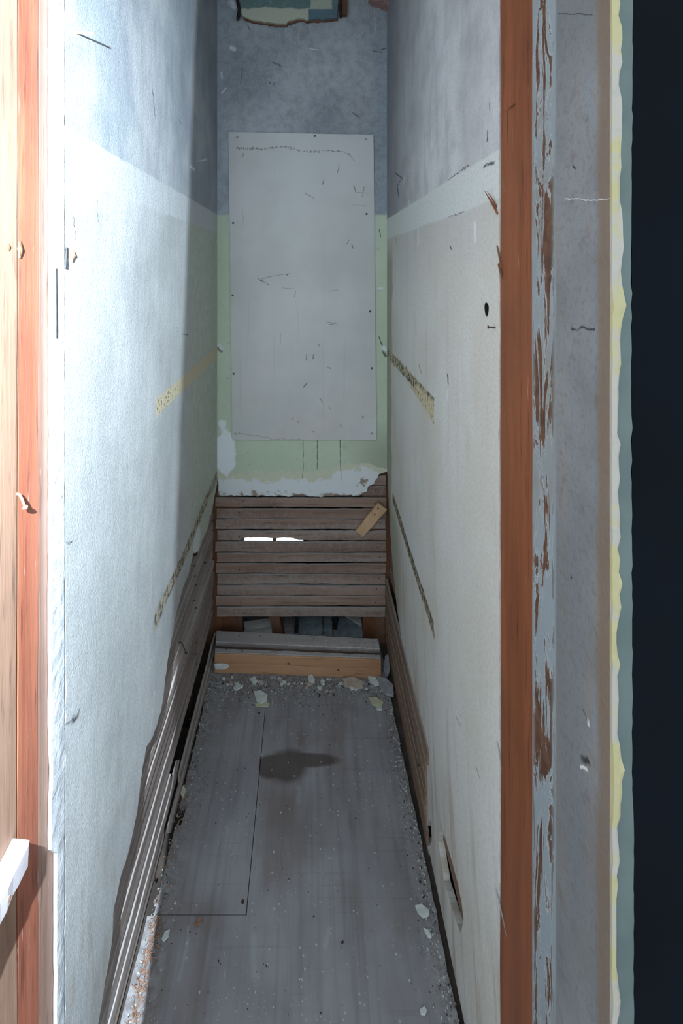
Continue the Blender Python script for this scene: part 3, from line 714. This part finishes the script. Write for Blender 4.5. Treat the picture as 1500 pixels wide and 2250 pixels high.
# right jamb: bare orange strip, painted board, paint ridge, bared strip of older paint
JB = lambda x: XR * FPX / (x - VX)
jy = [JB(1097), JB(1170), YF]
mb = MB(); plank(mb, (XR + .05, jy[0] - .0008, -.01), (0, 0, 3.0), (0, jy[1] - jy[0] + .0012, 0), (-.049, 0, 0), 60, .0007, 501, .0012)
trim_1 = tag(mb.build('trim_1', M_JAMB), 'bare orange-brown jamb post between cream plaster and grey painted board', kind='structure')
mb = MB(); plank(mb, (XR + .015, jy[1] - .0006, -.01), (0, 0, 3.0), (0, YF - jy[1] + .001, 0), (-.015 - (XR - XJ), 0, 0), 40, .0004, 502, .0016)
mb.build('painted_board', M_JPAINT, trim_1)
mb = MB(); rings = []; r5 = random.Random(55); k = 0.0
for i in range(241):
    z = -.01 + 3.0 * i / 240; k = k * .55 + r5.gauss(0, .0007); ww = .0052 + 2.2 * k + .0012 * math.sin(z * 5.1) + (r5.random() < .08) * .003
    ww = max(.003, ww + (.0032 if z > 1.55 else 0.0)); th = .004 + abs(k)
    x0 = XJ + .0015
    rings.append([(x0 - .0012, YF + .003, z), (x0 - .0016 + k * .6, YF - th * .6, z), (x0 + ww * .45, YF - th, z), (x0 + ww, YF - th * .5, z), (x0 + ww + .0003, YF + .002, z)])
mb.sweep(rings); mb.build('paint_ridge', M_RIDGE, trim_1, smooth=False)
strip = jag([(.3485, -.01), (.3478, .3), (.3502, .75), (.3505, 1.0), (.3490, 1.05), (.3485, 1.30), (.3475, 1.60), (.3495, 1.9), (.3500, 2.1), (.347, 2.5), (.348, 2.99)], .012, .0005, 56)
mb = MB(); sheet(mb, [(.328, -.01)] + strip + [(.328, 2.99)], [], lambda a, b: (a, YF - .0008, b), lambda a, b: (a, YF + .03, b))
mb.build('old_paint_strip', M_OLDPAINT, trim_1)
# splinters and nails on the right jamb
def splinter(parent, a, b, w0, mat, lift=.004):
    mb = MB(); (y0, z0), (y1, z1) = a, b
    mb.tube([(XR - .0005, y0, z0), (XR - lift, (y0 * .5 + y1 * .5), (z0 + z1) / 2), (XR - lift * 2.2, y1, z1)], w0, 6, [w0, w0 * .8, w0 * .15])
    return mb.build('splinter', mat, parent)
splinter(trim_1, Rp(1094, 470), Rp(1074, 418), .0022, M_JAMB); splinter(trim_1, Rp(1092, 455), Rp(1080, 420), .0014, M_JAMB)
splinter(trim_1, Rp(1093, 540), Rp(1107, 600), .0018, M_STUD, .002); splinter(trim_1, Rp(1093, 1630), Rp(1110, 1690), .0014, M_NAILP, .003)
splinter(trim_1, Rp(1091, 1955), Rp(1122, 2062), .0014, M_NAILP, .003); splinter(trim_1, Rp(1130, 228), Rp(1114, 246), .0014, M_STUD, .002)
splinter(trim_1, Rp(1097, 580), Rp(1105, 614), .0030, M_STUD, .001)

# left jamb: plaster end, wooden framing
XA, XB = XL - .0045, XL - .0065
YW = -XA * FPX / (VX - 106); YR = -XA * FPX / (VX - 88)
mb = MB(); r6 = random.Random(66); rings = []; k = 0
for i in range(121):
    z = .02 + (CEIL - .02) * i / 120; k = k * .6 + r6.gauss(0, .0009)
    yo = YW + k * .9 if z > .72 else YW + .016 + k * .9
    xo = XL + .0002 + abs(k) * .3
    rings.append([(XL - .006, YE + .003, z), (XL - .005, YE - .0008, z), (XL + .0004, YE - .0035 + k * .5, z), (xo + .0002, (YE + yo) / 2, z), (xo, yo, z), (xo - .006, yo + .0005, z), (XL - .015, YE + .003, z)])
mb.sweep(rings)
trim_2 = tag(mb.build('trim_2', M_WHITEPL), 'white broken plaster edge beside the reddish jamb framing', kind='structure')
mb = MB(); plank(mb, (XA - .04, YE + .002, -.01), (0, 0, 2.93), (0, YR - YE - .002, 0), (.038, 0, 0), 40, .0005, 601, .001); mb.build('dull_batten', M_JAMBD, trim_2)
ya = -XB * FPX / (VX - 38) 
mb = MB(); plank(mb, (XB - .04, YR - .0006, -.01), (0, 0, 2.93), (0, ya - YR + .0018, 0), (.0400, 0, 0), 60, .0005, 602, .0008); mb.build('red_post', M_JAMBL, trim_2)
mb = MB(); plank(mb, (XB - .04, ya - .0012, -.01), (0, 0, 2.93), (0, YF - ya + .0012, 0), (.0405, 0, 0), 40, .0005, 603, .0008); mb.build('outer_board', M_OUTER, trim_2)
# gouges in the framing: knots and a dark slit
def lump(parent, name, c, r, mat, seed, flat=(1, 1, 1)):
    rg = random.Random(seed); mb = MB(); n, m = 8, 6; rings = []
    for i in range(1, m):
        ph = math.pi * i / m
        rings.append([(c[0] + flat[0] * r * math.sin(ph) * math.cos(2 * math.pi * j / n) * rg.uniform(.75, 1.2), c[1] + flat[1] * r * math.sin(ph) * math.sin(2 * math.pi * j / n) * rg.uniform(.75, 1.2), c[2] + flat[2] * r * math.cos(ph) * rg.uniform(.9, 1.1)) for j in range(n)])
    mb.sweep(rings); return mb.build(name, mat, parent)
def onB(x, y, X=XB): a, b = Lp(x, y, X); return (X, a, b)
lump(trim_2, 'wood_knot', onB(43, 548), .006, M_STUD, 1, (.6, .8, 2.2)); lump(trim_2, 'wood_knot', onB(18, 543), .004, M_STUD, 2, (.6, .6, 1.6))
lump(trim_2, 'wood_chip', onB(156, 562, XL), .011, M_TAN, 3, (.4, .9, 1.1))
sl = onB(120, 0, XL - .012)
mb = MB(); z_a, z_b = H - (590 - VY) / FPX * .711, H - (742 - VY) / FPX * .711
xs = XL + .0004; yx = -xs * FPX / (VX - 123); mb.tube([(xs, yx - .001, z_a), (xs, yx, (z_a + z_b) / 2), (xs, yx + .001, z_b)], .0017, 6)
mb.build('dark_slit', M_DARKIRON, trim_2)  # slit in the plaster edge, shaped as a thin dark tube
c0 = onB(145, 560, XL); mb = MB(); mb.tube([(XL + .001, c0[1], c0[2] + .012), (XL + .0016, c0[1] - .003, c0[2]), (XL + .001, c0[1] - .004, c0[2] - .022)], .0022, 6); mb.build('dark_crack', M_DARKIRON, trim_2)
nail(trim_2, onB(37, 1085), (1, -.1, -.2), .012, .0016, M_NAILO, bend=(.0, .004, -.018))

# ------------------------------------------------------------------ things: the cream panel
YP = 1.922
cor = [Bp(502, 290, YP), Bp(820, 296, YP), Bp(827, 967, YP), Bp(510, 967, YP)]
o3 = (Bp(510, 967, YP)[0], YP, Bp(510, 967, YP)[1])
panel = tag(empty('cover_panel', o3), 'tall cream board screwed flat to the back wall over green paint', 'panel')
pts = jag(cor, .05, .0004, 71, True)
mb = MB(); sheet(mb, pts, [], lambda a, b: (a, YP, b), lambda a, b: (a, D - .0005, b)); mb.build('board', M_PANEL, panel)
for px, py, lt in ((521, 302, 1), (691, 299, 0), (803, 306, 1), (512, 490, 0), (805, 470, 0), (511, 649, 0), (813, 684, 0), (513, 821, 0), (816, 809, 0), (517, 953, 1), (816, 952, 1)):
    a, b = Bp(px, py, YP); mb = MB(); mb.tube([(a, YP + .002, b), (a, YP - .0016, b), (a, YP - .0022, b)], .0045, 12, [.0046, .0046, .003])
    mb.build('screw', M_HEADL if lt else M_HEAD, panel)

# ------------------------------------------------------------------ things: tan wood scrap nailed across the laths
YQ = YBL - .012
qp = [Bp(*p, YQ) for p in ((830, 1101), (849, 1116), (843, 1124), (796, 1180), (790, 1172), (781, 1165))]
c = Bp(790, 1174, YQ)
scrap = tag(empty('wood_scrap', (c[0], YQ, c[1])), 'short slanting scrap of tan wood nailed across the back laths', 'wood scrap')
def qmap(a, b): t = (b - c[1]) / .14; return (a, YQ - .012 - .004 * t, b)
mb = MB(); sheet(mb, jag(qp, .02, .0006, 72, True), [], lambda a, b: (a, YQ - .004 - .012 * (b - c[1]) / .14, b), lambda a, b: (a, YQ + .004 - .008 * (b - c[1]) / .14, b)); mb.build('strip', M_TAN, scrap)
for px, py in ((830, 1114), (823, 1128)):
    a, b = Bp(px, py, YQ); mb = MB(); yq = YQ - .004 - .012 * (b - c[1]) / .14
    mb.tube([(a, yq + .004, b), (a - .003, yq - .006, b + .004)], .0018, 8); mb.tube([(a - .003, yq - .006, b + .004), (a - .0033, yq - .0075, b + .0045)], .0035, 8); mb.build('nail', M_NAIL, scrap)

# ------------------------------------------------------------------ things: fallen skirting beam on the floor
def on_z(x, y, Z): a, b = Fp(x, y, Z); return Vector((a, b, Z))
BZ = .08
TL, TR, FL, FR = on_z(476, 1386, BZ), on_z(830, 1404, BZ), on_z(472, 1431, BZ), on_z(836, 1444, BZ)
beam = tag(empty('fallen_beam', ((FL.x + FR.x) / 2, FL.y, 0)), 'grooved dusty wooden beam lying on the floor against the back wall', 'wooden beam')
def lerp(a, b, t): return a + (b - a) * t
def strip_between(t0, t1, z0, z1, name, mat, seed, bev=.002):
    """piece of the beam between depth fractions t0 (front) and t1 (back)"""
    mb = MB(); rg = random.Random(seed); rings = []; n = 26
    for i in range(n + 1):
        s = i / n; f = lerp(FL, FR, s); bk = lerp(TL, TR, s); a = lerp(f, bk, t0); b = lerp(f, bk, t1)
        d = (bk - f).normalized(); j = rg.gauss(0, .0008); j2 = rg.gauss(0, .0008)
        ring = [a + Vector((0, 0, z0 - BZ)), a + Vector((0, 0, z1 - BZ - bev + j)), a + d * bev + Vector((0, 0, z1 - BZ + j)), b - d * bev + Vector((0, 0, z1 - BZ + j2)), b + Vector((0, 0, z1 - BZ - bev + j2)), b + Vector((0, 0, z0 - BZ))]
        rings.append(ring)
    mb.sweep(rings); return mb.build(name, mat, beam)
strip_between(.0, .20, .034, BZ - .004, 'front_lip', M_SILLT, 81)
strip_between(.002, .19, .0395, BZ - .006, 'front_core', M_SILLF, 82)
def face_strip(z0, z1, proud, name, mat, seed):
    mb = MB(); rg = random.Random(seed); rings = []; d = (lerp(TL, TR, .5) - lerp(FL, FR, .5)).normalized()
    for i in range(27):
        f = lerp(FL, FR, i / 26); j = rg.gauss(0, .0006)
        a = f - d * proud; b = f + d * .012
        rings.append([Vector((a.x, a.y, z0)), Vector((a.x, a.y, z1 + j - .0015)), Vector((a.x, a.y, z1 + j)) + d * .0015, Vector((b.x, b.y, z1 + j)), Vector((b.x, b.y, z0))])
    mb.sweep(rings); return mb.build(name, mat, beam)
face_strip(.001, .0375, .006, 'lower_face', M_SILLF, 83)
face_strip(.0385, .0735, .0045, 'upper_face', M_SILLF, 84)
strip_between(.20, .42, .004, BZ - .014, 'groove', M_GROOVE, 85)
strip_between(.42, 1.0, .004, BZ + .002, 'top_board', M_SILLT, 86)
for px, py in ((635, 1459), (744, 1472)):
    a = (px - VX) / FPX; s = (px - 472) / 364; f = lerp(FL, FR, s); zk = H - (py - VY) / FPX * (f.y - .006)
    mb = MB(); mb.tube([(f.x, f.y - .003, zk), (f.x, f.y - .0072, zk)], .0055, 10, [.0055, .004]); mb.build('knot', M_STUD, beam)

mb = MB(); rg = random.Random(88); cx = (486 - VX) / FPX * FL.y; rings = []
for sc, dy in ((1.0, -.0058), (.8, -.0078), (.3, -.0086)):
    rings.append([(cx + .030 * sc * math.cos(a) * (1 + .18 * math.sin(3 * a + 1)), FL.y + dy - .002, .026 + .016 * sc * math.sin(a) * (1 + .2 * math.cos(2 * a))) for a in [2 * math.pi * k / 16 for k in range(16)]])
mb.sweep(rings); mb.build('plaster_smear', M_CHIP, beam)

# ------------------------------------------------------------------ things: white rail on the left jamb
def railp(x, y, X): a, b = Lp(x, y, X); return Vector((X, a, b))
xo = XB + .026
e1 = railp(67, 1846, xo); zt = e1.z; ye = e1.y
ro = (XB, ye - .09, zt - .026)
rail = tag(empty('painted_rail', ro), 'square white painted wooden rail end fixed low on the left jamb', 'rail')
mb = MB(); rg = random.Random(91); rings = []
for i in range(15):
    t = i / 14; yy = ye - .16 * t - (.0 if i else 0); s = -.004 if i == 0 else 0
    j = rg.gauss(0, .0004); n_ = .003 if i in (3,) else 0
    rings.append([Vector((XB + .001, yy + .004 + s, zt - .028)), Vector((xo - .003 + j, yy + s - .004, zt - .030 + n_)), Vector((xo + j, yy + s - .002, zt - .027 + n_)), Vector((xo + j, yy + s, zt - .0015)), Vector((xo - .0015, yy, zt + j)), Vector((XB + .001, yy + .006 + s, zt))])
mb.sweep(rings); mb.build('bar', M_RAIL, rail)
mb = MB(); p = Vector((xo, ye - .045, zt - .016)); mb.tube([p - Vector((.002, 0, 0)), p + Vector((.001, 0, 0))], .003, 8); mb.build('nail_head', M_NAILO, rail)

# ------------------------------------------------------------------ things: torn painted board at the top of the back wall
YT = D - .022
to = (Bp(640, 52, YT)[0], YT, Bp(640, 52, YT)[1])
torn = tag(empty('torn_board', to), 'torn teal and cream painted board hanging high on the back wall', 'torn board')
tp = [Bp(*p, YT) for p in ((527, -80), (528, 0), (530, 30), (534, 36), (550, 42), (575, 46), (600, 50), (628, 52), (633, 46), (645, 43), (660, 39), (672, 43), (690, 41), (715, 41), (741, 38), (743, 0), (743, -80))]
mb = MB(); sheet(mb, jag(tp, .012, .0012, 95), [], lambda a, b: (a, YT, b), lambda a, b: (a, YT + .012, b)); mb.build('painted_face', M_TEAL, torn)
tp2 = [(a + .003, b - .006) for a, b in tp]
mb = MB(); sheet(mb, jag(tp2, .010, .0018, 96), [], lambda a, b: (a, YT + .0125, b), lambda a, b: (a, YT + .0195, b)); mb.build('torn_backing', M_STUD, torn)
mb = MB(); mb.tube([(Bp(520, -80, YT)[0], YT, Bp(0, -80, YT)[1]), (Bp(521, 0, YT)[0], YT - .002, Bp(0, 0, YT)[1]), (Bp(526, 22, YT)[0], YT - .004, Bp(0, 22, YT)[1]), (Bp(524, 38, YT)[0], YT - .006, Bp(0, 38, YT)[1]), (Bp(523, 46, YT)[0], YT - .006, Bp(0, 46, YT)[1])], .006, 8, [.006, .006, .007, .008, .005]); mb.build('curled_edge', M_DARKIRON, torn)
mb = MB(); plank(mb, (Bp(746, 0, YT)[0], YT + .015, Bp(0, 36, YT)[1]), (0, 0, .25), (.008, 0, 0), (0, -.016, 0), 10, .0012, 97); mb.build('edge_strip', M_DARKIRON, torn)
mb = MB(); plank(mb, (Bp(753, 0, YT)[0], YT + .015, Bp(0, 33, YT)[1]), (.004, 0, .25), (.015, 0, 0), (0, -.018, 0), 10, .002, 98); mb.build('edge_strip', M_STUD, torn)
# pinkish lump of plaster in the upper right corner
kp = [Bp(*p, D - .04) for p in ((808, -70), (812, -2), (822, 4), (836, 6), (850, 14), (862, 19), (868, 8), (868, -70))]
mb = MB(); sheet(mb, jag(kp, .012, .002, 99, True), [], lambda a, b: (a, D - .05, b), lambda a, b: (a, D - .002, b))
tag(mb.build('plaster_lump', M_PINK, origin=(kp[4][0], D - .03, kp[5][1])), 'pinkish brown plaster lump in the upper right corner', 'plaster lump')

# ------------------------------------------------------------------ things: slabs lying inside the wall behind the beam
def slab(name, px, zt, th, mat, label, cat, seed, tilt=0.0):
    pts = [Fp(x, y, zt) for x, y in px]; mb = MB()
    cx, cy = sum(p[0] for p in pts) / len(pts), sum(p[1] for p in pts) / len(pts)
    sheet(mb, jag(pts, .012, .0015, seed, True), [], lambda a, b: (a, b, zt + tilt * (a - cx)), lambda a, b: (a, b, zt - th + tilt * (a - cx)))
    return tag(mb.build(name, mat, origin=(cx, cy, zt - th)), label, cat)
slab('lath_offcut', [(534, 1366), (598, 1358), (598, 1371), (538, 1381)], .030, .012, M_SLABL, 'pale lath offcut inside the wall gap left of the leaning stud', 'wood offcut', 1)
slab('plaster_slab', [(536, 1385), (598, 1374), (600, 1396), (536, 1400)], .014, .013, M_SLABL, 'pale plaster slab under the lath offcut in the wall gap', 'plaster slab', 2)
slab('plaster_slab', [(655, 1356), (706, 1354), (708, 1392), (690, 1396), (655, 1392)], .016, .016, M_SLAB, 'blue-grey mortar slab between the two iron straps in the wall gap', 'plaster slab', 3)
slab('plaster_slab', [(712, 1354), (729, 1354), (729, 1398), (710, 1398)], .012, .012, M_SLAB, 'narrow blue-grey slab left of the second iron strap', 'plaster slab', 4)
slab('plaster_slab', [(743, 1352), (770, 1362), (796, 1380), (796, 1400), (742, 1400)], .016, .016, M_SLAB, 'blue-grey slab right of the second iron strap', 'plaster slab', 5)
slab('plaster_slab', [(758, 1350), (797, 1352), (797, 1374), (776, 1362)], .024, .020, M_SLABL, 'pale triangular slab at the right end of the wall gap', 'plaster slab', 6)

# ------------------------------------------------------------------ things: plaster chips on the floor
def chip(name, px, th, mat, label, cat, seed, group=None, z=0.0018):
    pts = [Fp(*p) for p in px]; cx, cy = sum(p[0] for p in pts) / len(pts), sum(p[1] for p in pts) / len(pts)
    rg = random.Random(seed); tx, ty = rg.uniform(-.06, .06), rg.uniform(-.06, .06)
    lift = max(abs(tx * (p[0] - cx)) + abs(ty * (p[1] - cy)) for p in pts)
    f = lambda a, b: z + lift + tx * (a - cx) + ty * (b - cy)
    mb = MB(); sheet(mb, jag(pts, .008, .0010, seed, True), [], lambda a, b: (a, b, f(a, b) + th), lambda a, b: (a, b, f(a, b)))
    return tag(mb.build(name, mat, origin=(cx, cy, z)), label, cat, group)
chip('plaster_chip', [(558, 1523), (572, 1521), (588, 1531), (586, 1543), (574, 1550), (563, 1544)], .006, M_CHIP, 'large pale blue plaster chip lying above the floor seam', 'plaster chip', 11)
chip('plaster_chip', [(560, 1548), (586, 1545), (592, 1550), (588, 1555), (562, 1554)], .004, M_CHIPY, 'yellowish chip under the large pale blue chip', 'plaster chip', 12, z=.001)
chip('plaster_chip', [(752, 1496), (775, 1492), (799, 1502), (797, 1514), (780, 1517), (758, 1512)], .006, M_CHIPT, 'large tan plaster flake before the fallen beam on the right', 'plaster chip', 13)
chip('plaster_chip', [(809, 1538), (826, 1536), (842, 1548), (838, 1556), (818, 1552)], .005, M_CHIPY, 'yellowish plaster chip near the right wall laths', 'plaster chip', 14)
chip('plaster_chip', [(826, 1557), (838, 1556), (838, 1563), (828, 1562)], .004, M_CHIP, 'small white chip just below the yellowish chip by the right wall', 'plaster chip', 15)
chip('plaster_chip', [(676, 1490), (684, 1484), (692, 1496), (690, 1503), (678, 1502)], .005, M_CHIP, 'pale chip before the middle of the fallen beam', 'plaster chip', 16)
chip('plaster_chip', [(808, 1490), (824, 1492), (834, 1508), (822, 1510), (812, 1502)], .006, M_CHIP, 'white chip leaning beside the large grey plaster piece', 'plaster chip', 17)
chip('plaster_chip', [(826, 1492), (848, 1497), (864, 1512), (864, 1534), (846, 1530), (834, 1512)], .009, M_CHIPG, 'large grey plaster piece in the back right floor corner', 'plaster chip', 18)
chip('plaster_chip', [(846, 1450), (853, 1446), (856, 1480), (850, 1494), (842, 1478)], .012, M_CHIPG, 'upright grey plaster piece wedged at the right end of the beam', 'plaster chip', 19)
chip('plaster_chip', [(511, 1515), (522, 1504), (534, 1512), (518, 1520)], .005, M_CHIP, 'white chip left of the large pale blue chip', 'plaster chip', 20)
chip('plaster_chip', [(548, 1495), (560, 1490), (566, 1500), (556, 1506)], .005, M_CHIP, 'white chip among rubble before the left part of the beam', 'plaster chip', 21)
chip('plaster_chip', [(912, 1994), (926, 1992), (942, 2006), (943, 2016), (930, 2022), (918, 2010)], .004, M_CHIP, 'cracked white chip on the floor near the right wall patch', 'plaster chip', 22)
chip('plaster_chip', [(930, 2044), (942, 2050), (948, 2064), (944, 2066)], .004, M_CHIP, 'slim white chip below the cracked white chip', 'plaster chip', 23)
chip('plaster_chip', [(355, 2068), (362, 2052), (373, 2048), (370, 2062), (360, 2072)], .004, M_CHIP, 'white leaf-shaped chip below the narrow floor board', 'plaster chip', 24)
chip('plaster_chip', [(396, 1748), (404, 1730), (408, 1742), (402, 1760)], .006, M_CHIPY, 'yellow-white chip at the left laths above the dark notch', 'plaster chip', 25)
chip('wood_chip', [(426, 2035), (436, 2022), (446, 2022), (440, 2034), (430, 2040)], .003, M_SHAVE, 'reddish wood chip below the end of the narrow board', 'wood chip', 26)
chip('plaster_chip', [(922, 2222), (932, 2216), (938, 2224), (934, 2234), (924, 2232)], .003, M_CHIP, 'round white chip at the bottom edge near the right wall', 'plaster chip', 27)
rg = random.Random(123)
for i in range(46):                                     # crumbs heaped before the beam
    x = rg.uniform(480, 850); y = rg.gauss(1498, 9) + (x - 480) * .02
    y = max(y, 1486 + (x - 480) * .035); s = rg.uniform(2.5, 6.5)
    pts = [(x + s * rg.uniform(.6, 1.3) * math.cos(a), y + s * .6 * rg.uniform(.6, 1.3) * math.sin(a)) for a in [2 * math.pi * k / 6 for k in range(6)]]
    chip('plaster_crumb', pts, rg.uniform(.003, .007), rg.choice([M_CHIP, M_CHIP, M_CHIPG, M_CHIPT]), 'small plaster crumb in the rubble strip before the fallen beam', 'plaster crumb', 500 + i, 'plaster crumbs before the fallen beam')

# grit nobody could count
def grit(name, mat, spots, seed, label, cat, size):
    rg = random.Random(seed); mb = MB()
    for (x, y, z) in spots:
        s = size * rg.uniform(.35, 1.4) * (1.8 if rg.random() < .06 else 1)
        n = 5; a0 = rg.uniform(0, 6.28); h = s * rg.uniform(.3, .9)
        base = [(x + s * math.cos(a0 + k * 6.283 / n) * rg.uniform(.6, 1.2), y + s * math.sin(a0 + k * 6.283 / n) * rg.uniform(.6, 1.2), z) for k in range(n)]
        top = [(x + (p[0] - x) * .7, y + (p[1] - y) * .7, z + h) for p in base]
        mb.sweep([base, top])
    return tag(mb.build(name, mat), label, cat, kind='stuff')
def scatter(n, seed):
    rg = random.Random(seed); out = []
    while len(out) < n:
        k = rg.random()
        if k < .42: x, y = rg.uniform(-.40, .30), 1.765 - abs(rg.gauss(0, .05))
        elif k < .56: y = rg.uniform(.9, 1.8); x = -.392 + abs(rg.gauss(0, .018))
        elif k < .78: y = rg.uniform(.9, 1.75); x = .318 - abs(rg.gauss(0, .022)) - (y - .98) * .02
        elif k < .86: x, y = rg.uniform(-.38, .29), rg.uniform(.95, 1.75)
        else: continue
        out.append((x, y, .001))
    return out
def f_grit():
    x, y, z = coords(); n = voro(vec(x, y, 0.0), 160, 1.0, 'Color'); sp = NT.nodes.new('ShaderNodeSeparateXYZ'); put(sp.inputs[0], n); v = S(sp.outputs[0])
    c = mix(ss(v, .45, .5), rgb(186, 192, 190), rgb(120, 116, 114)); c = mix(ss(v, .72, .76), c, rgb(64, 58, 54))
    return dict(color=c, rough=.9)
M_GRITMIX = material('mixed_grit', f_grit)
rb = random.Random(41); top = []
for k in range(170):
    t, q = rb.random(), rb.uniform(.02, .98); t = t * .16 if rb.random() < .35 else .45 + .5 * t
    pt = lerp(lerp(FL, FR, q), lerp(TL, TR, q), t); top.append((pt.x, pt.y, BZ - .0045 if t < .2 else BZ + .0015))
grit('plaster_grit', M_GRITMIX, scatter(2600, 31), 32, 'fine plaster grit and dirt strewn over the closet floor', 'grit', .0019)
grit('plaster_grit', M_GRITMIX, top, 36, 'fine plaster grit lying on top of the fallen beam', 'grit', .0017)
rg = random.Random(77); mb = MB()
for i in range(240):
    if i < 190: y = rg.uniform(.92, 1.12); x = -.385 + abs(rg.gauss(0, .014))
    else: y = rg.uniform(1.0, 1.5); x = -.388 + abs(rg.gauss(0, .010))
    a = rg.uniform(0, 3.14); l = rg.uniform(.004, .016); z = .002 + rg.uniform(0, .006)
    mb.tube([(x, y, z), (x + l * .5 * math.cos(a), y + l * .5 * math.sin(a), z + rg.uniform(0, .004)), (x + l * math.cos(a), y + l * math.sin(a), z)], rg.uniform(.0005, .0013), 4)
tag(mb.build('wood_shavings', M_SHAVE), 'brown wood shavings swept along the foot of the left laths', 'shavings', kind='stuff')
